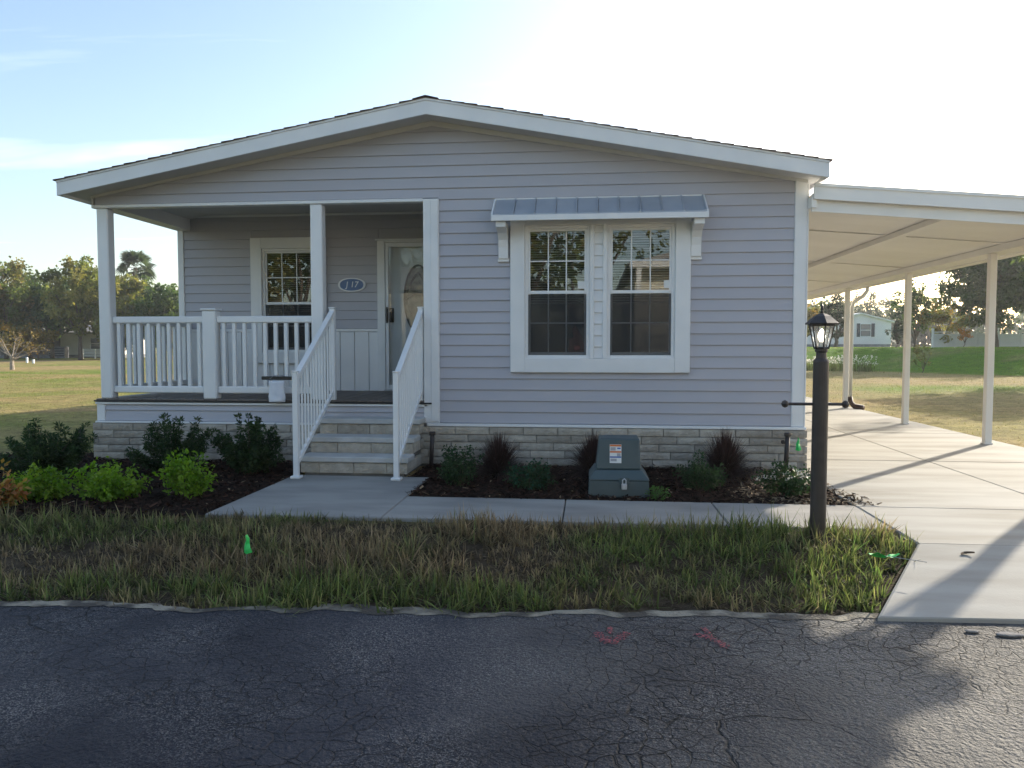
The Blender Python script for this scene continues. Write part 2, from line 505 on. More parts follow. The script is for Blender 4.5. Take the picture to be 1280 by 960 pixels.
def groundmat():
    m = bpy.data.materials.new('lawn_ground'); m.use_nodes = True
    n, l = m.node_tree.nodes, m.node_tree.links
    b = n['Principled BSDF']
    g = n.new('ShaderNodeNewGeometry'); P = g.outputs['Position']
    a = n.new('ShaderNodeAttribute'); a.attribute_name = 'tint'
    def nz(sc, lo, hi, c, d, st=(1, 1, 1)):
        mp_ = n.new('ShaderNodeMapping'); mp_.inputs['Scale'].default_value = st; l.new(P, mp_.inputs[0])
        z = n.new('ShaderNodeTexNoise'); z.inputs['Scale'].default_value = sc; z.inputs['Detail'].default_value = 8
        z.inputs['Roughness'].default_value = .65
        l.new(mp_.outputs[0], z.inputs['Vector'])
        r = n.new('ShaderNodeMapRange')
        for k, x in zip(('From Min', 'From Max', 'To Min', 'To Max'), (lo, hi, c, d)): r.inputs[k].default_value = x
        l.new(z.outputs['Fac'], r.inputs['Value']); return r.outputs[0], z
    v1, z1 = nz(2.2, .3, .7, .6, 1.35)
    v2, z2 = nz(14, .3, .7, .55, 1.4)
    h = n.new('ShaderNodeHueSaturation'); l.new(a.outputs['Color'], h.inputs['Color'])
    mm = n.new('ShaderNodeMath'); mm.operation = 'MULTIPLY'; l.new(v1, mm.inputs[0]); l.new(v2, mm.inputs[1])
    l.new(mm.outputs[0], h.inputs['Value'])
    l.new(h.outputs[0], b.inputs['Base Color'])
    b.inputs['Roughness'].default_value = .95; b.inputs['Specular IOR Level'].default_value = .1
    bp = n.new('ShaderNodeBump'); bp.inputs['Strength'].default_value = .9; bp.inputs['Distance'].default_value = .06
    l.new(z2.outputs['Fac'], bp.inputs['Height']); l.new(bp.outputs[0], b.inputs['Normal'])
    return m
M['ground'] = groundmat()

def paintmat():
    m = bpy.data.materials.new('worn_red_paint'); m.use_nodes = True
    n, l = m.node_tree.nodes, m.node_tree.links
    b = n['Principled BSDF']; g = n.new('ShaderNodeNewGeometry')
    z = n.new('ShaderNodeTexNoise'); z.inputs['Scale'].default_value = 75; z.inputs['Detail'].default_value = 5
    l.new(g.outputs['Position'], z.inputs['Vector'])
    r = n.new('ShaderNodeMapRange'); r.inputs['From Min'].default_value = .45; r.inputs['From Max'].default_value = .6
    l.new(z.outputs['Fac'], r.inputs['Value'])
    mi = n.new('ShaderNodeMix'); mi.data_type = 'RGBA'
    mi.inputs['A'].default_value = (.05, .045, .055, 1); mi.inputs['B'].default_value = (.38, .08, .09, 1)
    l.new(r.outputs[0], mi.inputs['Factor']); l.new(mi.outputs['Result'], b.inputs['Base Color'])
    b.inputs['Roughness'].default_value = .8
    bp = n.new('ShaderNodeBump'); bp.inputs['Strength'].default_value = .7; bp.inputs['Distance'].default_value = .015
    l.new(z.outputs['Fac'], bp.inputs['Height']); l.new(bp.outputs[0], b.inputs['Normal'])
    return m
M['redpaint'] = paintmat()

# ------------------------------------------------------------------ terrain
def gz(x, y):
    x = np.asarray(x, float); y = np.asarray(y, float)
    z = -.03 - .145 * sstep(-2.75, -4.3, y) + .15 * sstep(-10.9, -13., y)
    toe = np.maximum(36 - (x - 18) * 1.2, 24)
    bank = sstep(0, 14, y - toe) * sstep(7, 15, x) * 1.27
    roll = (vnoise(x * .25, y * .25, 3) - .5) * .10 * sstep(0, 4, np.maximum(np.abs(x - 5) - 7.5, y - 15))
    return z + bank + roll

def green_at(x, y):
    """how green (1) or dry (0) the grass is"""
    n1 = vnoise(x * .11 + 5, y * .16 + 9, 11); n2 = vnoise(x * .4, y * .55, 12); n3 = vnoise(x * 1.3, y * 1.6, 13)
    g = .55 * n1 + .3 * n2 + .15 * n3
    left = sstep(2, -1, x)
    gl = .27 + (g - .5) * 2.6 + .35 * sstep(7, 1, y) + .10 * sstep(30, 60, y)
    toe = np.maximum(36 - (x - 18) * 1.2, 24)
    gr = .04 + (g - .5) * 1.0 + (1.25 + (n2 - .5) * .9 + (n3 - .5) * .5) * sstep(-1., 2.5, y - toe) + .9 * np.exp(-((y - 17) / 2.6) ** 2) * sstep(12, 16, x) + .25 * np.exp(-((y - 4) / 1.6) ** 2)
    strip = .45 + (g - .5) * 1.3
    out = gl * left + gr * (1 - left)
    out = np.where((y < -2) & (x < 9), strip, out)
    return np.clip(out, 0, 1.25)

def grass_col(x, y, rs, amp=.25):
    g = green_at(x, y)[:, None] if np.ndim(x) else green_at(x, y)
    dry = np.array([.32, .235, .11]); gre = np.array([.135, .195, .028])
    c = dry * (1 - g) + gre * g
    return c

xs = np.unique(np.concatenate([np.linspace(-900, -80, 14), np.linspace(-80, -18, 40), np.linspace(-18, 30, 120), np.linspace(30, 80, 36), np.linspace(80, 900, 14)]))
ys = np.unique(np.concatenate([np.linspace(-600, -40, 10), np.linspace(-40, -12, 20), np.linspace(-12, -2, 50), np.linspace(-2, 50, 120), np.linspace(50, 100, 30), np.linspace(100, 1500, 16)]))
gx, gy = np.meshgrid(xs, ys)
V = np.stack([gx.ravel(), gy.ravel(), gz(gx.ravel(), gy.ravel())], 1)
# the ground lies lower under the slabs and the road
px, py = V[:, 0], V[:, 1]
under = ((px > 2.9) & (px < 11.4) & (py > -4.0) & (py < 13.5) & ((px > 8.15) | ((py > -2.6) & (py < -1))))
V[under, 2] -= .06
nxs = len(xs)
ii = np.arange(len(ys) - 1)[:, None] * nxs + np.arange(nxs - 1)[None, :]
F = np.stack([ii, ii + 1, ii + nxs + 1, ii + nxs], -1).reshape(-1, 4)
gcol = grass_col(px, py, None)
strip_dark = (sstep(-2.55, -2.8, py) * sstep(-4.9, -4.4, py) * sstep(8.4, 8., px) * sstep(-9, -6, px))[:, None]
gcol = gcol * (1 - strip_dark) + np.array([.075, .058, .038]) * strip_dark      # ground colour darkened so the gaps between the tufts read dark
ground = np_mesh('ground', V, F, M['ground'], gcol, smooth=True)
tag(ground, 'wide lawn of patchy green and dry brown grass around the house', kind='structure')

# road: one worn asphalt sheet
rx = np.concatenate([np.linspace(-150, -8, 24), np.linspace(-7.9, 14, 520), np.linspace(15, 160, 24)])
def road_edge(x):
    x = np.asarray(x, float)
    return -4.33 + .061 * 7 * np.tanh((x - 5.2) / 7) + .035 * (vnoise(x * 1.3, x * 0, 21) - .5) * 2 + .035 * (vnoise(x * 6, x * 0 + 3, 22) - .5) * 2 + .018 * (vnoise(x * 17, x * 0 + 5, 23) - .5) * 2
edge = road_edge(rx)
mb = MB()
n = len(rx)
for i in range(n):
    mb.v.append((rx[i], edge[i], -.151))
for i in range(n):
    mb.v.append((rx[i], -10.8, -.151))
for i in range(n - 1):
    mb.f.append((n + i, n + i + 1, i + 1, i))
road = tag(mb.build('road', M['road'], recalc=False), 'cracked dark asphalt road along the front of the lot', kind='structure')

# sandy, eroded margin between asphalt and grass
mb = MB(); m_ = [x for x in rx if -8 < x < 7.6]
k = len(m_)
for j, x in enumerate(m_):
    e = float(np.interp(x, rx, edge))
    mb.v.append((x, e - .012 - .03 * float(vnoise(np.array([x * 7.1]), np.array([2.]), 5)[0]) , -.1475))
for j, x in enumerate(m_):
    mb.v.append((x, float(road_edge(x)) - .004 + .10 * float(vnoise(np.array([x * 1.1]), np.array([7.]), 6)[0] ** 1.5) + .02 * float(vnoise(np.array([x * 9.]), np.array([3.]), 9)[0]), -.147))
for j in range(k - 1):
    mb.f.append((j, j + 1, k + j + 1, k + j))
tag(mb.build('sand_strip', M['sand'], recalc=False), 'pale sandy margin between the road edge and the grass strip', kind='structure')

# driveway slabs
drive = MB().box(8.06, 11.5, -3.0, 12.9, -.16, -.05).build('driveway', M['mortar'])
tag(drive, 'pale concrete driveway running under the carport to the road', kind='structure')
def slab(pts, parent, z=0., zs=None, g=.0035):
    cx_ = sum(p[0] for p in pts) / len(pts); cy_ = sum(p[1] for p in pts) / len(pts)
    q = []
    for p in pts:
        d = Vector((p[0] - cx_, p[1] - cy_)); L = d.length
        q.append((p[0] - d.x / L * g * 1.4, p[1] - d.y / L * g * 1.4))
    mb = MB(); N = len(q); zs = zs or [z] * N
    c = .008
    ins = [(p[0] - (p[0] - cx_) * .008, p[1] - (p[1] - cy_) * .008) for p in q]
    mb.v = [(p[0], p[1], zz - .10) for p, zz in zip(q, zs)] + [(p[0], p[1], zz - c) for p, zz in zip(q, zs)] + [(p[0], p[1], zz) for p, zz in zip(ins, zs)]
    mb.f = [tuple(range(N))[::-1], tuple(range(2 * N, 3 * N))]
    for r_ in (0, 1):
        mb.f += [(r_ * N + i, r_ * N + (i + 1) % N, (r_ + 1) * N + (i + 1) % N, (r_ + 1) * N + i) for i in range(N)]
    return mb.build('slab', M['walk'] if parent.name == 'walkway' else M['concrete'], parent)
ysl = [-1.92, .75, 3.75, 6.75, 9.75, 12.9]
for a, b_ in zip(ysl[:-1], ysl[1:]):
    for xa, xb in ((8.03, 9.72), (9.72, 11.52)):
        slab([(xa, a), (xb, a), (xb, b_), (xa, b_)], drive)
slab([(8.03, -3.1), (11.52, -3.1), (11.52, -1.92), (8.03, -1.92)], drive)
slab([(7.37, -4.22), (12.2, -4.0), (11.52, -3.1), (8.03, -3.1)], drive, zs=[-.125, -.125, 0., 0.])

walk = MB().box(2.85, 8.0, -2.66, -1.95, -.16, -.05).build('walkway', M['mortar'])
tag(walk, 'grey concrete walkway from the porch steps to the driveway', kind='structure')
slab([(2.78, -2.74), (4.21, -2.72), (4.21, -.9), (2.78, -.9)], walk)
for a, b_ in ((4.21, 5.62), (5.62, 6.86), (6.86, 8.03)):
    slab([(a, -2.72), (b_, -2.72), (b_, -1.88), (a, -1.88)], walk)

# ------------------------------------------------------------------ the house
house = thing('manufactured_home', 'grey vinyl-sided single-storey home with white trim, corner porch and low gable roof', 'house', (4.05, 0, 0))
WD = 8.1
ZS = .43
RX, RZ, RS = 4.07, 3.98, .183           # ridge and slope
def rz(x): return RZ - RS * abs(x - RX)  # top of the roof at the rake
GZ, GS = 3.82, .176
def gable(x): return GZ - GS * abs(x - 4.06)

# sheathing behind the siding
fw = MB()
fw.box(4.13, 4.98, .03, .12, .06, 2.98); fw.box(6.86, 8.06, .03, .12, .06, 2.98)
fw.box(4.98, 6.86, .03, .12, .06, 1.10); fw.box(4.98, 6.86, .03, .12, 2.70, 2.98)
fw.prism([(.02, 2.99), (8.06, 2.99), (8.06, gable(8.06) + .04), (4.06, 3.86), (.02, gable(.02) + .04)], 1, .03, .11)
front_wall = fw.build('front_wall', M['siding'], house)
bw = MB()
bw.box(.03, 1.2, 1.88, 1.96, .06, 3.2); bw.box(2.06, 2.94, 1.88, 1.96, .06, 3.2); bw.box(3.96, 4.13, 1.88, 1.96, .06, 3.2)
bw.box(1.2, 2.06, 1.88, 1.96, .06, 1.2); bw.box(1.2, 2.06, 1.88, 1.96, 2.72, 3.2); bw.box(2.94, 3.96, 1.88, 1.96, 2.80, 3.2); bw.box(2.94, 3.96, 1.88, 1.96, .06, .70)
porch_wall = bw.build('porch_wall', M['siding'], house)
sw = MB()
sw.box(8.03, 8.095, .12, 13.9, .06, 3.06); sw.box(.005, .08, 1.96, 13.9, .06, 3.06)
sw.box(.08, 8.03, 13.82, 13.9, .06, 3.06)
sw.prism([(.08, 3.062), (8.03, 3.062), (8.03, gable(8.03)), (4.06, 3.82), (.08, gable(.08))], 1, 13.82, 13.9)
sw.box(4.06, 4.13, .12, 1.88, .5, 3.2)
sw.box(.2, 8.0, 2.02, 13.8, .60, .66)
sw.box(4.2, 8.0, .13, 2.02, .60, .66)
side_walls = sw.build('side_wall', M['siding'], house)
# interior partition so the rooms read as rooms
MB().box(4.15, 8.0, 4.2, 4.28, .66, 3.1).box(.1, 4.1, 4.6, 4.68, .66, 3.1).build('partition', M['interior'], house)
MB().box(.1, 8.0, 2.02, 13.8, 3.10, 3.14).box(4.15, 8.0, .13, 2.02, 3.10, 3.14).build('room_ceiling', M['interior'], house)

PITCH = .125
def plank_mesh(xa0, xb0, xa1, xb1, z0, z1, yw, name='siding_plank', parent=None, m=None):
    """a lap board: proud at its foot, tucked under the next one at its head"""
    y0, y1 = yw - .020, yw - .002
    zt = z1 + .012
    lip = .005
    prof = [(y0 + .004, z0), (y0, z0 + lip), (y1, zt), (yw + .012, zt), (yw + .012, z0)]
    mb = MB(); N = len(prof)
    mb.v = [(xa0 + (xa1 - xa0) * (z - z0) / (z1 - z0), y, z) for y, z in prof] + [(xb0 + (xb1 - xb0) * (z - z0) / (z1 - z0), y, z) for y, z in prof]
    mb.f = [tuple(range(N))[::-1], tuple(range(N, 2 * N))] + [(i, (i + 1) % N, N + (i + 1) % N, N + i) for i in range(N)]
    return mb.build(name, m or M['siding'], parent)

def gx_range(z):
    d = (GZ + .01 - z) / GS
    return 4.06 - d, 4.06 + d
z = ZS + .035
k = 0
while z < GZ - .03:
    z1 = z + PITCH
    a0, b0 = gx_range(z); a1, b1 = gx_range(min(z1, GZ))
    L0, R0 = max(a0, .045), min(b0, 8.0)
    L1, R1 = max(a1, .045), min(b1, 8.0)
    if L1 > R1: L1 = R1 = 4.06
    segs = []
    if z1 < 2.99:
        L0 = L1 = 4.13
        if z1 > 1.06 and z < 2.72:
            segs = [(4.13, 4.95, 4.13, 4.95), (6.89, R0, 6.89, R1)]
            if z < 1.03: plank_mesh(4.95, 6.89, 4.95, 6.89, z, 1.036, .018, parent=front_wall)
        else:
            segs = [(4.13, R0, 4.13, R1)]
    else:
        # the boards above the porch opening meet their neighbours at staggered end laps
        if z < 2.99 - .02:
            segs = [(4.13, R0, 4.13, R1)]
        else:
            j = (1.95, 3.35, 2.6, 5.2, 4.5)[k % 5]
            if L0 + .5 < j < R0 - .5 and L1 < j < R1: segs = [(L0, j, L1, j), (j, R0, j, R1)]
            else: segs = [(L0, R0, L1, R1)]
    for a, b_, c, d in segs:
        plank_mesh(a, b_, c, d, z, z1, .018, parent=front_wall)
    z = z1; k += 1
# first board over the porch beam, cut to the opening's height
plank_mesh(.045, 4.13, .045, 4.13, 2.985, 3.0875 + .002, .0175, parent=front_wall)
# apron boards under the porch floor
plank_mesh(.1, 4.02, .1, 4.02, ZS + .02, ZS + .145, .018, parent=front_wall)
plank_mesh(.1, 4.02, .1, 4.02, ZS + .145, .645, .018, parent=front_wall)
MB().box(.02, 4.02, .03, .10, .06, .66).build('porch_apron', M['siding'], house)
# porch back wall boards
z = 1.575
while z < 3.16:
    z1 = min(z + PITCH, 3.165)
    spans = [(.09, 4.06)]
    if z < 2.84 and z1 > 1.5: spans = [(.09, 1.09), (2.17, 2.91)]
    elif z < 2.84: spans = [(.09, 4.06)]
    if z < 2.78: spans = [s_ for s_ in spans if s_[1] <= 2.92]
    for a, b_ in spans:
        plank_mesh(a, b_, a, b_, z, z1, 1.872, parent=porch_wall)
    z = z1
# wainscot of upright boards with grooves
xw = .10
while xw < 2.90:
    xe = min(xw + .205, 2.905)
    mb = MB()
    if xe > 1.09 and xw < 2.17:
        if xw + .01 < 1.085: mb.box(xw + .004, 1.087, 1.855, 1.885, .70, 1.53, .004).box(1.087, xe - .004, 1.8555, 1.885, .70, 1.085, .004)
        elif xe - .01 > 2.175: mb.box(xw + .004, 2.173, 1.8555, 1.885, .70, 1.085, .004).box(2.173, xe - .004, 1.855, 1.885, .70, 1.53, .004)
        else: mb.box(xw + .004, xe - .004, 1.855, 1.885, .70, 1.085, .004)
    else: mb.box(xw + .004, xe - .004, 1.855, 1.885, .70, 1.53, .004)
    mb.build('wainscot_board', M['white'], porch_wall)
    xw += .205
MB().box(.09, 1.085, 1.838, 1.884, 1.532, 1.572, .005).box(2.175, 2.905, 1.838, 1.884, 1.532, 1.572, .005).build('wainscot_cap', M['white'], porch_wall)

# trims
MB().box(7.985, 8.112, -.012, .10, ZS + .03, gable(8.05), .006).build('corner_trim', M['trim'], house)
MB().box(8.114, 8.13, -.010, .12, ZS + .03, 3.06, .004).build('corner_trim', M['trim'], house)
MB().box(0.0, .1, -.008, .10, ZS + .02, .655, .005).build('corner_trim', M['trim'], house)
MB().box(.0, .088, 1.846, 1.96, .70, 3.0, .005).build('corner_trim', M['trim'], house)
MB().box(-.01, 2.80, -.03, .03, ZS - .004, ZS + .017, .004).box(3.99, 8.14, -.032, .03, ZS - .002, ZS + .03, .004).build('skirt_trim', M['trim'], house)
MB().box(-.01, 4.0, -.022, .03, .646, .672, .004).build('deck_trim', M['trim'], house)
MB().box(-.02, 4.05, -.035, .05, .676, .694, .003).build('deck_gap_strip', M['black'], house)  # black strip put in for the shaded gap under the deck boards
MB().box(0.0, 3.955, -.014, .10, 2.945, 2.982, .006).build('porch_beam_trim', M['trim'], house)
MB().box(.0, .012, .0, 1.9, 2.96, gable(.0), 0).box(.012, .19, .10, 1.86, 2.962, 3.16).build('porch_side_beam', M['trim'], house)
MB().box(.012, 3.955, .10, .19, 2.964, 3.16).build('porch_front_beam', M['trim'], house)
MB().box(.1, 4.06, .10, 1.87, 3.172, 3.20).build('porch_ceiling', M['ceiling'], house)
MB().box(.19, 4.06, 1.838, 1.87, 3.140, 3.170, .004).build('ceiling_trim', M['trim'], house)
# sloping frieze under the rake soffit
def slope_strip(xa, xb, dz0, dz1, y0, y1, name, m, parent, f=gable):
    mb = MB()
    A = [(xa, y0, f(xa) + dz0), (xb, y0, f(xb) + dz0), (xb, y0, f(xb) + dz1), (xa, y0, f(xa) + dz1)]
    B = [(xa, y1, f(xa) + dz0), (xb, y1, f(xb) + dz0), (xb, y1, f(xb) + dz1), (xa, y1, f(xa) + dz1)]
    return mb.hexa(A, B).build(name, m, parent)
for xa, xb in ((-.0, 4.06), (4.06, 8.11)):
    slope_strip(xa, xb, -.045, .012, -.02, .03, 'frieze_trim', M['soffit'], house)

# roof
roof = MB()
for sx, xa, xb in ((-1, -.155, RX), (1, RX, 8.215)):
    A = [(xa, -.335, rz(xa) - .15), (xb, -.335, rz(xb) - .15), (xb, -.335, rz(xb) - .012), (xa, -.335, rz(xa) - .012)]
    B = [(p[0], 14.3, p[2]) for p in A]
    roof.hexa(A, B)
roof = roof.build('roof', M['soffit'], house)
for xa, xb in ((-.165, RX), (RX, 8.225)):
    # rake board with a thin lip above
    slope_strip(xa, xb, -.178, -.036, -.362, -.337, 'rake_board', M['trim'], roof, f=rz)
    slope_strip(xa, xb, -.034, -.012, -.372, -.337, 'drip_edge', M['trim'], roof, f=rz)
for xa in (-.166, 8.204):
    MB().box(xa, xa + .022, -.336, 14.28, rz(xa if xa < 0 else xa + .02) - .176, rz(xa if xa < 0 else xa + .02) - .014).build('eave_board', M['trim'], roof)
# boxed soffit under the eaves
MB().box(-.142, .03, -.33, 14.2, gable(0) - .015, gable(0) + .005).build('eave_soffit', M['soffit'], roof)
MB().box(8.10, 8.20, -.33, 14.2, gable(8.1) - .015, gable(8.1) + .005).build('eave_soffit', M['soffit'], roof)
# shingle courses, each overlapping the one below
L = (RX + .19) * math.sqrt(1 + RS * RS)
nc = 30
for side in (-1, 1):
    xe = -.19 if side < 0 else 8.25
    for i in range(nc):
        t0, t1 = i / nc, (i + 1.25) / nc
        xa = xe + (RX - xe) * t0; xb = xe + (RX - xe) * min(t1, 1)
        j = rnd.uniform(-.008, .008)
        lift0, lift1 = .014, .003
        A = [(xa, -.385 + j, rz(xa) - .012), (xa, -.385 + j, rz(xa) - .012 + lift0), (xb, -.385 + j, rz(xb) - .012 + lift1), (xb, -.385 + j, rz(xb) - .011)]
        B = [(p[0], 14.34, p[2]) for p in A]
        MB().hexa(A, B).build('shingle_course', M['shingle'], roof)
MB().prism([(RX - .14, rz(RX - .14) + .004), (RX, RZ + .012), (RX + .14, rz(RX + .14) + .004), (RX, RZ - .004)], 1, -.39, 14.35).build('ridge_cap', M['shingle'], roof)

# skirting of split-face blocks
skirt = MB().box(-.03, 8.13, .0, .045, -.1, ZS - .005).box(8.05, 8.13, .05, 13.9, -.1, ZS - .005).box(-.03, .04, .05, 13.9, -.1, ZS - .005).box(.05, 8.04, 13.8, 13.88, -.1, ZS - .005).build('skirting', M['mortar'], house)
def block_mesh(L, H, D, seed):
    r = random.Random(seed)
    nx_, nz_ = 6, 3
    mb = MB(); g = .004
    for j in range(nz_ + 1):
        for i in range(nx_ + 1):
            e = i in (0, nx_) or j in (0, nz_)
            x = -L / 2 + g + (L - 2 * g) * i / nx_; z_ = -H / 2 + g + (H - 2 * g) * j / nz_
            y = -D + (r.uniform(.0045, .006) if e else r.uniform(-.003, .003))
            if not e: x += r.uniform(-.01, .01)
            mb.v.append((x, y, z_))
    w = nx_ + 1
    for j in range(nz_):
        for i in range(nx_):
            mb.f.append((j * w + i, j * w + i + 1, (j + 1) * w + i + 1, (j + 1) * w + i))
    ring = [i for i in range(w)] + [j * w + nx_ for j in range(1, nz_ + 1)] + [nz_ * w + i for i in range(nx_ - 1, -1, -1)] + [j * w for j in range(nz_ - 1, 0, -1)]
    b = len(mb.v)
    for q in ring: mb.v.append((mb.v[q][0], 0, mb.v[q][2]))
    N = len(ring)
    for i in range(N): mb.f.append((ring[(i + 1) % N], ring[i], b + i, b + (i + 1) % N))
    o = mb.build('block', M['block'])
    me = o.data; bpy.data.objects.remove(o)
    return me
CH = (ZS - .005) / 5
BL = .385
full = [block_mesh(BL, CH, .045, 50 + i) for i in range(7)]
half = [block_mesh(BL / 2, CH, .045, 80 + i) for i in range(3)]
for r_ in range(5):
    zc = CH * (r_ + .5)
    x = -.035
    first = True
    off = (0, .5, .18, .68, .3)[r_]
    if off:
        w_ = BL * off
        o = place('block', rnd.choice(half), (x + w_ / 2, .0, zc), skirt); o.scale = (w_ / (BL / 2), 1, 1)
        x += w_
    while x < 8.15 - .02:
        w_ = min(BL, 8.15 - x)
        o = place('block', rnd.choice(full), (x + w_ / 2, .0, zc), skirt)
        o.scale = (w_ / BL, rnd.uniform(.85, 1.12), 1)
        x += w_
# the return of the skirting along the driveway
for r_ in range(5):
    y = .004
    w_ = BL / 2 if r_ % 2 else BL
    while y < 5:
        o = place('block', rnd.choice(full), (8.131, y + w_ / 2, CH * (r_ + .5)), skirt); o.rotation_euler = (0, 0, R(90)); o.scale = (w_ / BL, .45, 1)
        y += w_; w_ = BL

# porch
deck = MB().box(.02, 4.05, .03, 1.87, .55, .668).build('porch_floor', M['deck'], house)
x = .0
while x < 4.04:
    MB().box(x + .004, min(x + .146, 4.05), -.02, 1.85, .6955 + rnd.uniform(-.001, .001), .712 + rnd.uniform(-.0015, .0015), .003).build('deck_board', M['deck'], deck)
    x += .15
for xa, xb in ((.05, .19), (2.64, 2.78)):
    MB().box(xa, xb, .0 if xa < 1 else .002, .135, .712, 2.945, .012).build('porch_post', M['white'], house)
MB().box(3.957, 4.135, -.022, .13, ZS + .031, 2.975, .006).build('opening_casing', M['trim'], house)
MB().box(4.045, 4.128, -.034, -.022, ZS + .05, 2.96, .004).build('opening_casing', M['trim'], house)

def baluster(x, y, z0, z1, w, parent, m=M['white']):
    return MB().box(x - w / 2, x + w / 2, y - w / 2, y + w / 2, z0, z1, .004).build('baluster', m, parent)
# front railing
RY = .07
pr = MB().box(.19, 1.325, RY - .035, RY + .035, 1.60, 1.68, .012).build('porch_railing', M['white'], house)
MB().box(1.485, 2.642, RY - .035, RY + .035, 1.60, 1.68, .012).build('rail', M['white'], pr)
MB().box(.19, 1.325, RY - .03, RY + .03, .78, .86, .01).build('rail', M['white'], pr)
MB().box(1.485, 2.642, RY - .03, RY + .03, .78, .86, .01).build('rail', M['white'], pr)
MB().box(1.325, 1.485, RY - .07, RY + .07, .714, 1.745, .012).box(1.31, 1.5, RY - .085, RY + .085, 1.745, 1.77, .008).build('newel_post', M['white'], pr)
for i in range(9):
    baluster(.19 + (1.135) * (i + .55) / 9.1, RY, .858, 1.602, .042, pr)
for i in range(9):
    baluster(1.485 + 1.157 * (i + .6) / 9.2, RY, .858, 1.602, .042, pr)
# side railing
pr2 = MB().box(.085, .155, .135, 1.846, 1.60, 1.68, .012).build('porch_railing', M['white'], house)
MB().box(.09, .15, .135, 1.846, .78, .86, .01).build('rail', M['white'], pr2)
for i in range(13):
    baluster(.12, .135 + 1.71 * (i + .5) / 13, .858, 1.602, .042, pr2)

# windows
def window(xa, xb, z0, z1, y, name_parent, zmeet):
    fr = MB()
    t = .035
    fr.box(xa, xa + t, y - .012, y + .07, z0, z1, .003).box(xb - t, xb, y - .012, y + .07, z0, z1, .003)
    fr.box(xa + t, xb - t, y - .012, y + .07, z1 - t, z1, .003).box(xa + t, xb - t, y - .016, y + .07, z0, z0 + t, .003)
    w = fr.build('window', M['white'], name_parent)
    ia, ib, iz0, iz1 = xa + t, xb - t, z0 + t, z1 - t
    for up in (1, 0):
        a0, a1 = (zmeet - .005, iz1) if up else (iz0, zmeet + .02)
        yy = y + .008 if up else y + .034
        s_ = .024
        MB().box(ia, ia + s_, yy, yy + .022, a0, a1).box(ib - s_, ib, yy, yy + .022, a0, a1).box(ia + s_, ib - s_, yy, yy + .022, a1 - s_, a1).box(ia + s_, ib - s_, yy - (.008 if up else 0), yy + .022, a0, a0 + .034).build('sash', M['white'], w)
        pa, pb, pz0, pz1 = ia + s_, ib - s_, a0 + .034, a1 - s_
        mu = .007
        cols = [pa + (pb - pa) * i / 3 for i in range(4)]
        mid = (pz0 + pz1) / 2
        for c in cols[1:3]:
            MB().box(c - mu, c + mu, yy + .006, yy + .016, pz0, pz1, .002).build('muntin', M['white'], w)
        MB().box(pa, pb, yy + .0065, yy + .0155, mid - mu, mid + mu, .002).build('muntin', M['white'], w)
        for i in range(3):
            for (q0, q1) in ((pz0, mid), (mid, pz1)):
                e = .0055
                MB().box(cols[i] + (e if i else 0), cols[i + 1] - (e if i < 2 else 0), yy + .0095, yy + .0125, q0 + (e if q0 == mid else 0), q1 - (e if q1 == mid else 0)).build('pane', M['glass'], w)
    # insect screen outside the lower sash
    MB().box(ia + .002, ib - .002, y + .0015, y + .0025, iz0 + .002, zmeet - .012).build('insect_screen', M['screen'], w)
    # slatted blind behind the glass
    bl = MB(); zz = iz1 - .03
    end = zmeet - (z1 - z0) * .08
    while zz > end:
        bl.add([(ia + .01, y + .075, zz), (ib - .01, y + .075, zz), (ib - .01, y + .098, zz + .010), (ia + .01, y + .098, zz + .010)], [(0, 1, 2, 3)])
        zz -= .027
    b_ = bl.build('blind', M['blind'], w, recalc=False)
    b_['kind'] = 'stuff'
    MB().box(ia + .005, ib - .005, y + .072, y + .10, iz1 - .03, iz1 - .002).build('blind_headrail', M['blind'], w)
    return w
w1 = window(5.10, 5.815, 1.195, 2.655, .0, house, 1.915)
w2 = window(6.005, 6.735, 1.195, 2.655, .0, house, 1.915)
tr = MB()
tr.box(4.94, 5.10, -.045, .02, 1.04, 2.735, .006).box(6.735, 6.90, -.045, .02, 1.04, 2.735, .006)
tr.box(5.10, 6.735, -.0445, .02, 2.655, 2.735, .004).box(5.10, 6.735, -.0445, .02, 1.04, 1.195, .004)
tr.box(5.815, 5.862, -.043, .02, 1.195, 2.655, .004).box(5.958, 6.005, -.043, .02, 1.195, 2.655, .004)
trim = tr.build('window_trim', M['trim'], house)
z = 1.197
while z < 2.64:
    plank_mesh(5.862, 5.958, 5.862, 5.958, z, min(z + .125, 2.655), -.002, 'mullion_board', trim, M['trim'])
    z += .125
MB().box(5.685, 5.765, .0165, .0172, 1.965, 2.045).build('window_sticker', M['paper'], w1)
MB().box(6.62, 6.70, .0165, .0172, 1.965, 2.05).build('window_sticker', M['paper'], w2)
w3 = window(1.25, 2.01, 1.245, 2.69, 1.85, house, 1.92)
tr = MB()
tr.box(1.09, 1.25, 1.80, 1.87, 1.09, 2.84, .006).box(2.01, 2.17, 1.80, 1.87, 1.09, 2.84, .006)
tr.box(1.25, 2.01, 1.8005, 1.87, 2.69, 2.84, .004).box(1.25, 2.01, 1.8005, 1.87, 1.09, 1.245, .004)
tr.build('window_trim', M['trim'], house)

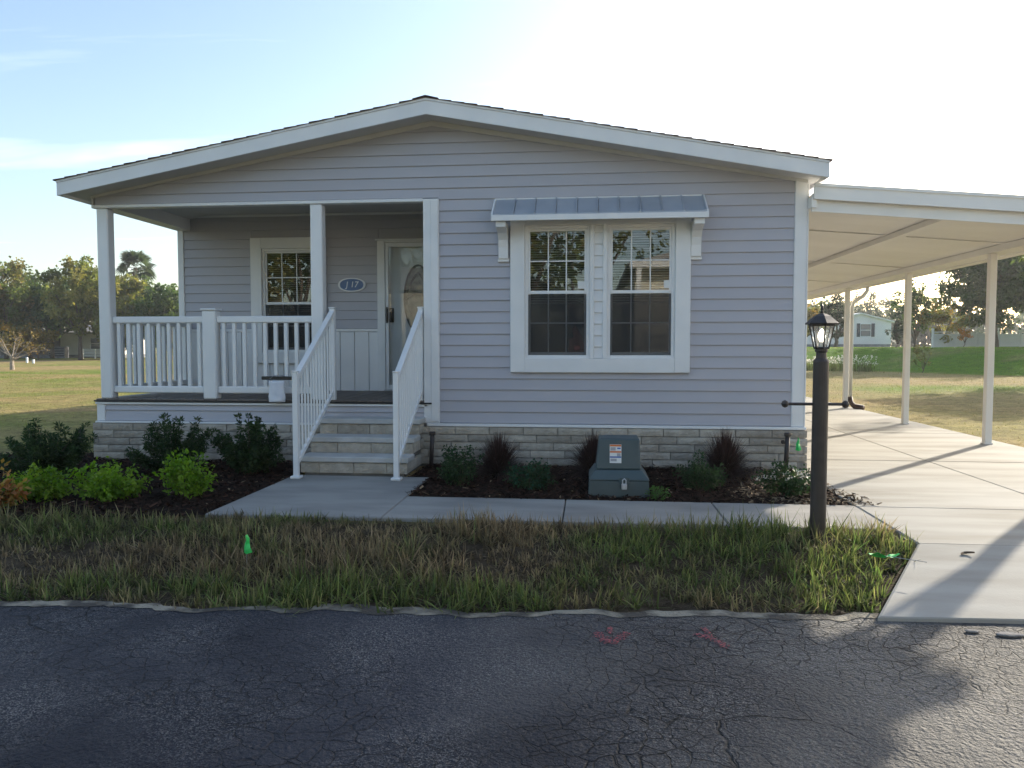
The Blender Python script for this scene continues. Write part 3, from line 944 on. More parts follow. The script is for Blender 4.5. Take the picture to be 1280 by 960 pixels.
# storm door over the front door
fd = MB()
fd.box(3.02, 3.90, 1.895, 1.94, .735, 2.75, .004)
fdoor = fd.build('front_door', M['door'], house)
def oval(cx_, cz, rx_, rz__, n_=32): return [(cx_ + rx_ * math.cos(2 * math.pi * i / n_), cz + rz__ * math.sin(2 * math.pi * i / n_)) for i in range(n_)]
OC = (3.46, 1.985)
MB().prism(oval(*OC, .185, .445), 1, 1.886, 1.893).build('oval_glass', M['oval'], fdoor)
ring = MB()
o1, o2 = oval(*OC, .205, .47), oval(*OC, .180, .44)
N = len(o1)
ring.v = [(p[0], 1.878, p[1]) for p in o1] + [(p[0], 1.878, p[1]) for p in o2] + [(p[0], 1.895, p[1]) for p in o1] + [(p[0], 1.895, p[1]) for p in o2]
for i in range(N):
    j = (i + 1) % N
    ring.f += [(i, j, N + j, N + i), (i, j, 2 * N + j, 2 * N + i), (N + i, N + j, 3 * N + j, 3 * N + i)]
ring.build('oval_frame', M['lead'], fdoor)
came = MB()
for s_ in (-1, 1):
    came.tube([(OC[0] + s_ * .16 * math.sin(t * math.pi), 1.885, OC[1] - .36 + .72 * t) for t in [i / 12 for i in range(13)]], .006, 5)
    came.tube([(OC[0] + s_ * .17 * (1 - t), 1.885, OC[1] + .05 + .30 * math.sin(t * math.pi * .5)) for t in [i / 8 for i in range(9)]], .006, 5)
came.tube([(OC[0] - .18, 1.885, OC[1] - .02), (OC[0], 1.885, OC[1] + .09), (OC[0] + .18, 1.885, OC[1] - .02)], .006, 5)
came.build('lead_came', M['lead'], fdoor)
MB().box(3.055, 3.115, 1.87, 1.895, 1.66, 1.86, .006).tube([(3.085, 1.87, 1.80), (3.085, 1.83, 1.80), (3.085, 1.83, 1.69), (3.085, 1.87, 1.68)], .011, 6).build('door_handle', M['black'], fdoor)
jamb = MB()
jamb.box(2.905, 3.015, 1.80, 1.94, .712, 2.775, .006).box(3.90, 3.99, 1.80, 1.94, .712, 2.775, .006).box(3.015, 3.90, 1.80, 1.94, 2.752, 2.775, .004).box(2.88, 4.0, 1.79, 1.87, 2.777, 2.80, .004)
jamb.build('door_frame', M['trim'], house)
sd = MB()
sd.box(3.018, 3.062, 1.812, 1.842, .73, 2.748, .004).box(3.85, 3.897, 1.812, 1.842, .73, 2.748, .004).box(3.062, 3.85, 1.812, 1.842, 2.69, 2.748, .004).box(3.062, 3.85, 1.812, 1.842, .73, .80, .004)
sdoor = sd.build('storm_door', M['white'], house)
MB().box(3.062, 3.85, 1.825, 1.829, .80, 2.69).build('pane', M['storm_glass'], sdoor)
MB().tube([(3.04, 1.811, 1.68), (3.04, 1.785, 1.69), (3.04, 1.785, 1.83), (3.04, 1.811, 1.84)], .011, 8).box(3.025, 3.055, 1.80, 1.812, 1.65, 1.87, .004).build('handle', M['black'], sdoor)
MB().box(3.0, 3.9, 1.76, 1.90, .7135, .732, .004).build('door_sill', M['galv'], house)

# awning over the double window
aw = MB()
aw.box(4.765, 7.04, -.335, -.315, 2.665, 2.725, .003)
aw.box(4.765, 7.04, -.018, .0, 2.93, 2.962, .003)
for xa in (4.76, 7.022):
    aw.hexa([(xa, -.315, 2.68), (xa + .02, -.315, 2.68), (xa + .02, -.315, 2.74), (xa, -.315, 2.74)], [(xa, -.019, 2.86), (xa + .02, -.019, 2.86), (xa + .02, -.019, 2.95), (xa, -.019, 2.95)])
awn = aw.build('window_awning', M['trim'], house)
np_ = 10; wv = 2.24 / np_
for i in range(np_):
    xa = 4.783 + i * wv; xb = xa + wv
    def pt(x, t, up): return (x, -.325 + .306 * t, 2.728 + .212 * t + up)
    mb = MB()
    mb.hexa([pt(xa + .002, 0, 0), pt(xb - .002, 0, 0), pt(xb - .002, 0, .008), pt(xa + .002, 0, .008)], [pt(xa + .002, 1, 0), pt(xb - .002, 1, 0), pt(xb - .002, 1, .008), pt(xa + .002, 1, .008)])
    mb.hexa([pt(xb - .014, 0, .0085), pt(xb - .003, 0, .0085), pt(xb - .003, 0, .026), pt(xb - .014, 0, .026)], [pt(xb - .014, 1, .0085), pt(xb - .003, 1, .0085), pt(xb - .003, 1, .026), pt(xb - .014, 1, .026)])
    mb.build('panel', M['awning'], awn)
for xa in (4.81, 6.90):
    prof = [(-.005, 2.30), (-.05, 2.30), (-.055, 2.42), (-.075, 2.50), (-.13, 2.565), (-.24, 2.60), (-.29, 2.61), (-.29, 2.664), (-.005, 2.664)]
    MB().prism(prof, 0, xa, xa + .105).box(xa - .012, xa + .117, -.03, -.004, 2.265, 2.30, .003).build('bracket', M['trim'], awn)

# ------------------------------------------------------------------ entry steps with their railings
steps = thing('porch_steps', 'three block-and-slab entry steps with white stair railings leading to the porch', 'steps', (3.385, -.45, 0))
SX0, SX1 = 2.83, 3.96
lv = [(.53, -.30), (.36, -.59), (.19, -.88)]
core = MB()
for i, (zt, yf) in enumerate(lv):
    yb = -.012 if i == 0 else lv[i - 1][1] + .03
    core.box(SX0 + .04, SX1 - .04, yf + .05, yb, -.02, zt - .062)
core = core.build('step_core', M['mortar'], steps)
SH = .12
sfull = [block_mesh(.37, .115, .045, 120 + i) for i in range(5)]
for i, (zt, yf) in enumerate(lv):
    zc = zt - .06 - .0575
    xs_ = [SX0, SX0 + .20 + .1 * (i % 2), SX0 + .57 + .1 * (i % 2), SX0 + .92, SX1]
    for a, b_ in zip(xs_[:-1], xs_[1:]):
        o = place('block', rnd.choice(sfull), ((a + b_) / 2, yf + .065, zc), steps); o.scale = ((b_ - a) / .37, 1, 1)
    # side faces down to the ground
    y = yf + .03; zz = zc; row = 0
    while zz > -.08:
        for xs2, rot in ((SX1 - .045, 90), (SX0 + .045, -90)):
            yy = yf + .03
            while yy < -.02:
                ye = min(yy + .33, -.015)
                o = place('block', rnd.choice(sfull), (xs2, (yy + ye) / 2, zz), steps); o.rotation_euler = (0, 0, R(rot)); o.scale = ((ye - yy) / .37, 1, 1)
                yy = ye
            if i > 0: pass
        zz -= .17 if False else 9
    yb = -.014 if i == 0 else lv[i - 1][1] + .02
    MB().box(SX0 - .015, SX1 + .015, yf, yb, zt - .058, zt, .008).build('tread', M['tread'], steps)

def stair_rail(x):
    yb, yt = -1.10, .022
    zb, zt = 1.02, 1.70           # rail heights at the two posts
    p = MB().box(x - .026, x + .026, yb - .026, yb + .026, .0, 1.07, .005).box(x - .05, x + .05, yb - .05, yb + .05, .001, .028, .006).box(x - .032, x + .032, yb - .032, yb + .032, 1.071, 1.085, .004).build('stair_railing', M['white'], steps)
    MB().box(x - .03, x + .03, yt - .026, yt + .03, .714, 1.76, .005).box(x - .036, x + .036, yt - .034, yt + .038, 1.761, 1.775, .004).build('rail_post', M['white'], p)
    def sl(z0, z1, h, w, nm):
        A = [(x - w, yb + .027, z0 - h), (x + w, yb + .027, z0 - h), (x + w, yb + .027, z0 + h), (x - w, yb + .027, z0 + h)]
        B = [(x - w, yt - .027, z1 - h), (x + w, yt - .027, z1 - h), (x + w, yt - .027, z1 + h), (x - w, yt - .027, z1 + h)]
        MB().hexa(A, B).build(nm, M['white'], p)
    sl(zb, zt, .03, .028, 'handrail')
    sl(.155, .80, .022, .016, 'bottom_rail')
    for i in range(12):
        t = (i + 1) / 13
        y = yb + (yt - yb) * t
        z0 = .155 + (.645) * t; z1 = zb + (zt - zb) * t
        MB().box(x - .0085, x + .0085, y - .0085, y + .0085, z0 + .012, z1 - .02).build('baluster', M['white'], p)
    return p
stair_rail(2.885); stair_rail(3.915)

# ------------------------------------------------------------------ things on the house
def text_mesh(s_, size, shear=0, ext=.002):
    cu = bpy.data.curves.new('lettering', 'FONT'); cu.body = s_; cu.size = size; cu.shear = shear; cu.extrude = ext
    cu.align_x = 'CENTER'; cu.align_y = 'CENTER'; cu.resolution_u = 3
    ob = bpy.data.objects.new('lettering', cu); COL.objects.link(ob)
    me = bpy.data.meshes.new_from_object(ob.evaluated_get(bpy.context.evaluated_depsgraph_get()))
    bpy.data.objects.remove(ob)
    return me
sign = thing('house_number_sign', 'small blue oval plaque reading J 17 beside the front door', 'sign', (2.535, 1.845, 2.18))
def plq(s_): return [(2.535 + s_ * .195 * math.copysign(abs(math.cos(a)) ** .95, math.cos(a)), 2.18 + s_ * .095 * math.copysign(abs(math.sin(a)) ** .85, math.sin(a))) for a in [2 * math.pi * i / 32 for i in range(32)]]
MB().prism(plq(1.0), 1, 1.833, 1.846).build('border', M['enamel'], sign)
MB().prism(plq(.85), 1, 1.828, 1.8345).build('plaque', M['plaque'], sign)
me = text_mesh('J 17', .115, .15)
me.materials.clear(); me.materials.append(M['enamel'])
o = place('lettering', me, (2.54, 1.8265, 2.18), sign); o.rotation_euler = (R(90), 0, 0)

bag = thing('paper_bag', 'white folded bag hanging from a black bar on the porch railing', 'bag', (2.27, -.06, .70))
vs = []
bgm = MB()
NX, NZ = 6, 8
r2 = random.Random(4)
for side in (0, 1):
    for j in range(NZ + 1):
        for i in range(NX + 1):
            x = 2.155 + .185 * i / NX + .012 * math.sin(j * .9) * (i / NX - .5)
            zz = .69 + .245 * j / NZ
            bulge = .035 * math.sin(math.pi * i / NX) * (1 - .5 * j / NZ)
            y = -.055 - (bulge + .012 if side == 0 else -.004) + r2.uniform(-.006, .006)
            bgm.v.append((x, y, zz))
w_ = NX + 1; n1 = w_ * (NZ + 1)
for side in (0, 1):
    for j in range(NZ):
        for i in range(NX):
            a = side * n1 + j * w_ + i
            bgm.f.append((a, a + 1, a + w_ + 1, a + w_))
edge_ = [i for i in range(w_)] + [j * w_ + NX for j in range(1, NZ + 1)] + [NZ * w_ + i for i in range(NX - 1, -1, -1)] + [j * w_ for j in range(NZ - 1, 0, -1)]
for i in range(len(edge_)):
    a, b_ = edge_[i], edge_[(i + 1) % len(edge_)]
    bgm.f.append((a, b_, b_ + n1, a + n1))
bgm.build('bag_body', M['bag'], bag, smooth=True)
MB().box(2.07, 2.46, -.075, -.035, .945, .985, .006).build('hanging_bar', M['black'], bag)
MB().tube([(2.16, -.07, .95), (2.22, -.085, .99), (2.30, -.085, 1.0), (2.36, -.07, .985)], .004, 5).build('bag_handle', M['wire'], bag)

oc = MB()  # orange-red shape for an unidentified object behind the pane
oc.lathe([(.02, 0), (.085, .02), (.10, .08), (.075, .16), (.05, .20), (.045, .26), (.03, .30), (.008, .31)], (5.67, .135, 1.24), 12)
for v_i, v in enumerate(oc.v):
    oc.v[v_i] = (v[0] + .02 * math.sin(v[2] * 40), v[1], v[2] + .012 * math.sin(v[0] * 90))
tag(oc.build('orange_object', M['orangered'], smooth=True), 'unidentified orange-red bundle behind the lower panes of the left front window', 'item')

def pipe(x, y, h, label, knob=False):
    p = thing('riser_pipe', label, 'pipe', (x, y, -.03), 'dark riser pipes beside the skirting')
    MB().tube([(x, y, -.05), (x + .01, y, h * .5), (x + .018, y, h)], .024, 10).build('pipe', M['post_brown'], p, smooth=True)
    MB().lathe([(.034, 0), (.036, .03), (.03, .04)], (x + .018, y, h - .01), 10).build('cap', M['post_brown'], p)
    if knob:
        MB().lathe([(.012, 0), (.02, .01), (.02, .03), (.012, .04)], (x - .03, y, h * .78), 8).tube([(x - .03, y, h * .8), (x + .01, y, h * .8)], .008, 6).build('valve', M['post_brown'], p)
pipe(4.075, -.22, .36, 'dark riser pipe standing against the skirting just right of the steps')
pipe(7.86, -.3, .40, 'dark riser pipe with a valve near the right corner of the house', True)
pipe(-.12, -.15, .33, 'dark riser pipe near the left corner of the house behind shrubs')

# ------------------------------------------------------------------ carport
cp = thing('carport', 'white metal carport with flat panelled roof attached to the side of the house', 'carport', (9.8, 5, 0))
CZ0, CSL = 2.985, .083
def cz(x): return CZ0 - CSL * (x - 8.1)
def cslab(xa, xb, ya, yb, d0, d1, name, parent=cp, m=M['carport']):
    A = [(xa, ya, cz(xa) + d0), (xb, ya, cz(xb) + d0), (xb, ya, cz(xb) + d1), (xa, ya, cz(xa) + d1)]
    return MB().hexa(A, [(p[0], yb, p[2]) for p in A]).build(name, m, parent)
CX1 = 11.62
cslab(8.135, CX1, -.17, -.145, -.118, .04, 'fascia')
cslab(8.135, CX1, -.185, -.171, .012, .042, 'fascia_lip')
cslab(8.135, CX1, -.10, -.06, -.235, -.06, 'header_beam')
cslab(8.135, CX1, 12.9, 12.93, -.118, .04, 'fascia')
y = -.14; pi = 0
while y < 12.85:
    A = MB()
    for (ya, yb, d0, d1) in ((y + .0015, y + .3985, -.062, -.050), (y + .003, y + .018, -.0495, .0)):
        q = [(8.14, ya, cz(8.14) + d0), (CX1 - .02, ya, cz(CX1) + d0), (CX1 - .02, ya, cz(CX1) + d1), (8.14, ya, cz(8.14) + d1)]
        A.hexa(q, [(p[0], yb, p[2]) for p in q])
    A.build('roof_panel', M['carport'], cp)
    y += .40
cslab(9.68, 9.78, -.05, 12.8, -.135, -.0705, 'mid_beam')
cslab(11.15, 11.37, -.05, 12.8, -.155, -.0705, 'outer_beam')
for yy_ in (2.05, 5.15, 8.25, 11.35):
    cslab(8.175, 9.675, yy_, yy_ + .05, -.077, -.0695, 'cross_rib'); cslab(9.785, 11.235, yy_, yy_ + .05, -.077, -.0695, 'cross_rib')
cslab(CX1 - .005, CX1 + .11, -.17, 12.93, -.10, .03, 'gutter')
cslab(8.12, 8.17, -.14, 12.9, -.20, -.09, 'wall_rail')
for x, y in ((11.2, -.12), (11.2, 2.45), (11.2, 5.15), (11.29, 8.5), (11.33, 11.85)):
    MB().box(x - .045, x + .045, y - .045, y + .045, -.01, cz(x) - .157, .006).box(x - .055, x + .055, y - .055, y + .055, -.001, .02, .004).build('post', M['carport'], cp)
ds = MB().tube([(11.68, 8.45, cz(11.62) - .10), (11.68, 8.45, cz(11.62) - .18), (11.60, 8.46, cz(11.62) - .30), (11.42, 8.49, cz(11.62) - .42), (11.39, 8.5, cz(11.62) - .52), (11.39, 8.5, .22)], .04, 8).build('downspout', M['carport'], cp, smooth=True)
MB().tube([(11.39, 8.5, .24), (11.40, 8.47, .12), (11.45, 8.40, .05), (11.58, 8.25, .02)], [.052, .055, .058, .066], 8).build('elbow', M['brown_plastic'], ds, smooth=True)

# ------------------------------------------------------------------ lamp post
LX, LY = 7.43, -2.93
lp = thing('lamp_post', 'dark brown garden lamp post with glass lantern and crossbar in the grass strip', 'lamp post', (LX, LY, -.04))
MB().tube([(LX, LY, -.1), (LX, LY, 1.22)], [.054, .052], 20).lathe([(.053, 0), (.05, .012), (.036, .03), (.034, .065), (.043, .075), (.043, .09)], (LX, LY, 1.22), 20).build('post', M['post_brown'], lp, smooth=False)
cb = MB().tube([(LX - .235, LY, .925), (LX + .165, LY, .925)], .0105, 8)
for xx in (LX - .24, LX + .17):
    cb.lathe([(.006, -.026), (.019, -.018), (.026, 0), (.019, .018), (.006, .026)], (xx, LY, .925), 10)
cb.build('crossbar', M['post_brown'], lp)
lz = 1.31
lan = MB()
lan.lathe([(.05, 0), (.055, .008), (.05, .016)], (LX, LY, lz), 6)
for k in range(6):
    a = 2 * math.pi * (k + .5) / 6
    lan.tube([(LX + .05 * math.cos(a), LY + .05 * math.sin(a), lz + .012), (LX + .083 * math.cos(a), LY + .083 * math.sin(a), lz + .165)], .0055, 5)
lan.lathe([(.086, .16), (.09, .168), (.086, .176)], (LX, LY, lz), 6)
lantern = lan.build('lantern', M['black'], lp)
MB().lathe([(.112, .172), (.114, .18), (.085, .205), (.06, .228), (.03, .245), (.012, .25)], (LX, LY, lz), 6).build('lantern_roof', M['black'], lantern)
MB().lathe([(.006, .25), (.014, .258), (.006, .268), (.012, .28), (.009, .295), (.003, .315)], (LX, LY, lz), 8).build('finial', M['black'], lantern, smooth=True)
for k in range(6):
    a0 = 2 * math.pi * (k + .5) / 6; a1 = 2 * math.pi * (k + 1.5) / 6
    def pp(a, r_, z_): return (LX + r_ * math.cos(a), LY + r_ * math.sin(a), lz + z_)
    MB().add([pp(a0, .049, .016), pp(a1, .049, .016), pp(a1, .081, .162), pp(a0, .081, .162)], [(0, 1, 2, 3)]).build('pane', M['lantern_glass'], lantern, recalc=False)
MB().lathe([(.014, .016), (.014, .05)], (LX, LY, lz), 10).build('socket', M['enamel'], lantern)
MB().lathe([(.012, .05), (.022, .07), (.027, .09), (.022, .115), (.01, .135), (.003, .145)], (LX, LY, lz), 12).build('bulb', M['bulb'], lantern, smooth=True)

# ------------------------------------------------------------------ transformer box
TX, TY = 6.085, -1.66
tb = thing('transformer_box', 'dark green steel transformer box with a warning sticker and padlock in the mulch bed', 'utility box', (TX, TY, 0))
def frus(x0, x1, y0, y1, z0, X0, X1, Y0, Y1, Z1):
    return [(x0, y0, z0), (x1, y0, z0), (x1, y1, z0), (x0, y1, z0)], [(X0, Y0, Z1), (X1, Y0, Z1), (X1, Y1, Z1), (X0, Y1, Z1)]
def bevel(o, w=.012, seg=2):
    bm = bmesh.new(); bm.from_mesh(o.data)
    bmesh.ops.bevel(bm, geom=list(bm.edges), offset=w, segments=seg, affect='EDGES', profile=.5)
    bm.to_mesh(o.data); bm.free(); return o
bevel(MB().hexa(*frus(TX - .275, TX + .275, TY - .02, TY + .50, -.03, TX - .262, TX + .262, TY - .01, TY + .48, .135)).build('base', M['trafo'], tb), .01)
bevel(MB().hexa(*frus(TX - .272, TX + .272, TY - .022, TY + .49, .138, TX - .215, TX + .205, TY + .03, TY + .44, .225)).build('skirt', M['trafo'], tb), .01)
bevel(MB().hexa(*frus(TX - .205, TX + .195, TY + .035, TY + .43, .226, TX - .175, TX + .185, TY + .075, TY + .40, .50)).build('cover', M['trafo'], tb), .014)
def onface(x0, x1, z0, z1, d, m, nm, parent):
    f = lambda z_: TY + .035 + (.04) * (z_ - .226) / .274 - d
    return MB().hexa([(x0, f(z0), z0), (x1, f(z0), z0), (x1, f(z0) + .003, z0), (x0, f(z0) + .003, z0)], [(x0, f(z1), z1), (x1, f(z1), z1), (x1, f(z1) + .003, z1), (x0, f(z1) + .003, z1)]).build(nm, m, parent)
stx = TX - .03
st = onface(stx - .052, stx + .052, .285, .45, .0025, M['paper'], 'sticker', tb)
for (z0, z1, xa, xb, m_, nm) in ((.432, .448, -.05, .05, 'orange', 'header'), (.41, .422, .015, .045, 'blueprint', 'symbol'), (.395, .425, -.045, .0, 'greyprint', 'print'),
                               (.377, .391, -.05, .05, 'orange', 'header'), (.345, .372, .012, .045, 'greyprint', 'symbol'), (.332, .344, -.05, .05, 'blueprint', 'header'),
                               (.30, .324, -.045, .01, 'greyprint', 'print')):
    onface(stx + xa, stx + xb, z0, z1, .0045, M[m_], nm, st)
lk = MB().box(TX + .02, TX + .07, TY - .055, TY - .03, .06, .115, .006)
lk.tube([(TX + .03, TY - .042, .11), (TX + .03, TY - .042, .145), (TX + .045, TY - .042, .16), (TX + .06, TY - .042, .145), (TX + .06, TY - .042, .11)], .006, 6)
lk.build('padlock', M['galv'], tb)
MB().box(TX + .0, TX + .09, TY - .03, TY - .018, .10, .17, .004).build('hasp', M['trafo'], tb)

# ------------------------------------------------------------------ marker flags, small road things
def flag(x, y, h, label, m=M['flag'], s=1, lean=0., fold=0.):
    z0 = float(gz(x, y))
    f = thing('marker_flag', label, 'flag', (x, y, z0))
    top = (x + lean * h, y, z0 + h)
    MB().tube([(x, y, z0 - .02), top], .002, 4).build('wire', M['wire'], f)
    mb = MB()
    wd, ht = .045 * s, .12 * s
    pts = []
    for i in range(5):
        t = i / 4
        pts.append((top[0] + .004 * math.sin(i * 2.1), top[1] - .006 * math.cos(i * 2), top[2] - ht * t, .006 + wd * .8 * t))
    for p in pts:
        mb.v += [(p[0] - p[3] * .6, p[1] + .01, p[2]), (p[0], p[1] - .012, p[2] - .004), (p[0] + p[3] * .7, p[1] + .012, p[2] + .003)]
    for i in range(4):
        for j in range(2):
            a = i * 3 + j
            mb.f.append((a, a + 1, a + 4, a + 3))
    mb.build('flag_sheet', m, f, recalc=False)
flag(3.62, -3.78, .25, 'green plastic marker flag standing in the grass strip below the steps', s=1.0)
flag(7.92, -.55, .44, 'green plastic marker flag in front of the right end of the skirting', s=1.1)
flag(-18.2, 20., .35, 'orange marker flag far out on the left lawn', M['orangeflag'], 1.6)
fl = thing('fallen_flag', 'crumpled green marker flag lying in the grass next to the driveway', 'flag', (7.64, -3.58, -.06))
mb = MB()
for i in range(5):
    for j in range(3):
        mb.v.append((7.55 + .045 * i, -3.60 + .03 * j + .008 * math.sin(i * 2), .045 + .016 * math.sin(i * 1.7 + j) - .01 * j))
for i in range(4):
    for j in range(2):
        a = i * 3 + j
        mb.f.append((a, a + 3, a + 4, a + 1))
mb.build('flag_sheet', M['flag'], fl, recalc=False)
MB().tube([(7.60, -3.57, .04), (7.85, -3.68, .03)], .002, 4).build('wire', M['wire'], fl)

def mark(strokes, label, seed):
    """sprayed paint: dense dabs along each stroke, scattered at its edges"""
    r = random.Random(seed); mb = MB(); k_ = 0
    for (xa, ya, xb, yb, w_) in strokes:
        for _ in range(90):
            t = r.random(); g = r.gauss(0, .5)
            dx_, dy_ = xb - xa, yb - ya; L_ = math.hypot(dx_, dy_)
            cx_ = xa + dx_ * t - dy_ / L_ * g * w_; cy_ = ya + dy_ * t + dx_ / L_ * g * w_
            R_ = r.uniform(.004, .0105) * (1.15 - .5 * min(1, abs(g)))
            z_ = -.1485 + .000012 * k_; k_ += 1
            mb.add([(cx_ + R_ * r.uniform(.6, 1.2) * math.cos(a), cy_ + R_ * r.uniform(.6, 1.2) * math.sin(a), z_) for a in [2 * math.pi * q / 6 for q in range(6)]], [tuple(range(6))])
    return tag(mb.build('road_marking', M['redpaint'], recalc=False), label, 'paint mark', 'red utility marks sprayed on the road')
mark([(5.86, -4.53, 5.92, -4.68, .03), (6.02, -4.53, 5.94, -4.68, .03), (5.91, -4.64, 5.97, -4.66, .035), (5.935, -4.47, 5.935, -4.56, .012)], 'red sprayed V-shaped arrow on the asphalt below the middle of the grass strip', 1)
mark([(6.36, -4.51, 6.44, -4.55, .028), (6.43, -4.52, 6.50, -4.68, .032), (6.42, -4.42, 6.44, -4.50, .012)], 'red sprayed smear mark on the asphalt, nearer the driveway', 2)
for x, y, sx, sy, lb in ((7.80, -4.34, .04, .02, 'small flat grey stone lying on the road edge by the driveway apron'), (7.97, -4.37, .07, .03, 'larger flat grey stone lying on the road below the driveway apron')):
    r = random.Random(int(x * 100)); mb = MB()
    P = [(x + sx * math.cos(a) * r.uniform(.85, 1.1), y + sy * math.sin(a) * r.uniform(.8, 1.1)) for a in [2 * math.pi * i / 12 for i in range(12)]]
    mb.prism(P, 2, -.149, -.137)
    tag(bevel(mb.build('flat_stone', M['stone']), .006, 2), lb, 'stone')
dl = MB()
for i in range(6):
    t = i / 5; w_ = .02 * math.sin(math.pi * min(1, t * .9 + .08))
    dl.v += [(8.22 + .085 * t, -3.30 + .02 * math.sin(t * 3) - w_, -.012 + .012 * t * t), (8.22 + .085 * t, -3.30 + .02 * math.sin(t * 3), -.019 + .012 * t * t), (8.22 + .085 * t, -3.30 + .02 * math.sin(t * 3) + w_, -.009 + .012 * t * t)]
for i in range(5):
    for j in range(2):
        a = i * 3 + j; dl.f.append((a, a + 1, a + 4, a + 3))
tag(dl.build('dead_leaf', M['deadleaf'], recalc=False), 'curled dead brown leaf lying on the driveway', 'leaf')

# ------------------------------------------------------------------ beds, mulch, grass
def strip_quads(base, direc, side, L, Wd, bend, segs, col_base, col_tip):
    """tapered blades: arrays (n,3) etc -> V, F, T"""
    n_ = len(base); VV = []; TT = []
    for s_ in range(segs + 1):
        t = s_ / segs
        c = base + direc * (L * t)[:, None]
        c[:, 2] -= bend * L * t * t
        w_ = (Wd * (1 - t * .93))[:, None]
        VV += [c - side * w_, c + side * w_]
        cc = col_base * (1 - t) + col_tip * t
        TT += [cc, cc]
    VV = np.stack(VV, 1).reshape(-1, 3); TT = np.stack(TT, 1).reshape(-1, 3)
    k_ = 2 * (segs + 1)
    b = np.arange(n_)[:, None] * k_
    FF = []
    for s_ in range(segs):
        FF.append(np.concatenate([b + 2 * s_, b + 2 * s_ + 1, b + 2 * s_ + 3, b + 2 * s_ + 2], 1))
    return VV, np.concatenate(FF, 0), TT

def blades(rs, X, Y, Z, L, Wd, spread, colb, colt, segs=3, bend=.35):
    n_ = len(X)
    az = rs.rand(n_) * 2 * np.pi; el = np.abs(rs.randn(n_)) * spread
    d = np.stack([np.cos(az) * np.sin(el), np.sin(az) * np.sin(el), np.cos(el)], 1)
    a2 = rs.rand(n_) * 2 * np.pi
    s_ = np.stack([np.cos(a2), np.sin(a2), 0 * a2], 1)
    return strip_quads(np.stack([X, Y, Z], 1), d, s_, L, Wd, bend * rs.rand(n_), segs, colb, colt)

# grass strip between walkway and road
rs = np.random.RandomState(11)
nt = 6000
X = rs.uniform(-4.5, 8.1, nt * 2); Y = rs.uniform(-4.6, -2.66, nt * 2)
xmax = np.where(Y > -3.08, 8.02, 8.02 + (Y + 3.08) * .59)
back = np.where(X < 2.7, -2.98 + .18 * vnoise(X * 1.5, X * 0, 4), -2.73)
front = road_edge(X) - .02 + .17 * vnoise(X * 3.1, X * 0 + 7, 6)
ok = (X < xmax - .02) & (Y < back) & (Y > front)
X, Y = X[ok][:nt], Y[ok][:nt]
thick = vnoise(X * .9, Y * 1.1, 31); lush = .6 * vnoise(X * .8 + 3, Y * 1.9, 32) + .4 * vnoise(X * 2.6, Y * 3.2, 33); lush = np.clip((lush - .5) * 3.2 + .5 - .02 + .26 * sstep(-3.6, -4.05, Y) - .12 * sstep(-3.4, -2.9, Y), 0, 1)
hum = np.exp(-(((X - 5.0) / .35) ** 2 + ((Y + 2.98) / .22) ** 2))
per = 12
XX = np.repeat(X, per) + rs.randn(len(X) * per) * .022
YY = np.repeat(Y, per) + rs.randn(len(X) * per) * .02
H = np.repeat(.05 + (.215 - .05 * sstep(6., 7.4, X)) * thick ** 1.5 * (.35 + 1.0 * rs.rand(len(X))) + .05 * lush + .17 * hum, per) * rs.uniform(.5, 1.15, len(XX))
lu = np.repeat(lush, per) + rs.randn(len(XX)) * .22
lu = np.clip(lu - .35 * np.repeat(hum, per), 0, 1)[:, None]
dead = np.array([.215, .165, .10]); gree = np.array([.078, .125, .036]); yell = np.array([.23, .205, .07])
r1 = rs.rand(len(XX), 1)
tone_ = np.repeat(rs.uniform(.40, 1.5, len(X)), per)[:, None] * rs.uniform(.7, 1.3, (len(XX), 1))
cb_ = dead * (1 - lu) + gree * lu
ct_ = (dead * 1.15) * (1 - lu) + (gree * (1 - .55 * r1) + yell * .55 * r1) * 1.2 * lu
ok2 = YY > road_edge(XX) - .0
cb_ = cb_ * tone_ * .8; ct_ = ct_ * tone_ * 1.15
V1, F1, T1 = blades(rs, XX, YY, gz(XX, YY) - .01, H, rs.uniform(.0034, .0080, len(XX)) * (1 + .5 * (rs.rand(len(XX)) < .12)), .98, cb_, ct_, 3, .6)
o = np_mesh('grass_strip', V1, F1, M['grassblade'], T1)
tag(o, 'rough uneven grass strip, part green and part dry, between walkway and road', 'grass', kind='stuff')
# matted dead thatch lying low between the tufts
nth = 16000
X = rs.uniform(-4.5, 8.0, nth); Y = rs.uniform(-4.6, -2.68, nth)
xmax = np.where(Y > -3.08, 8.02, 8.02 + (Y + 3.08) * .59)
back = np.where(X < 2.7, -2.92, -2.73)
ok = (X < xmax - .04) & (Y < back) & (Y > road_edge(X) + .06)
X, Y = X[ok], Y[ok]
cd = np.array([.10, .07, .042]) * rs.uniform(.45, 1.2, (len(X), 1))
az = rs.rand(len(X)) * 6.283; el = rs.uniform(1.15, 1.5, len(X))
d = np.stack([np.cos(az) * np.sin(el), np.sin(az) * np.sin(el), np.cos(el)], 1); sd_ = np.stack([-np.sin(az), np.cos(az), 0 * az], 1)
Vt, Ft, Tt = strip_quads(np.stack([X, Y, gz(X, Y) + rs.rand(len(X)) * .03], 1), d, sd_, rs.uniform(.05, .14, len(X)), np.full(len(X), .003), np.full(len(X), .05), 2, cd, cd)
tag(np_mesh('dead_grass', Vt, Ft, M['grassblade'], Tt), 'matted dead grass lying between the tufts of the strip', 'grass', kind='stuff')

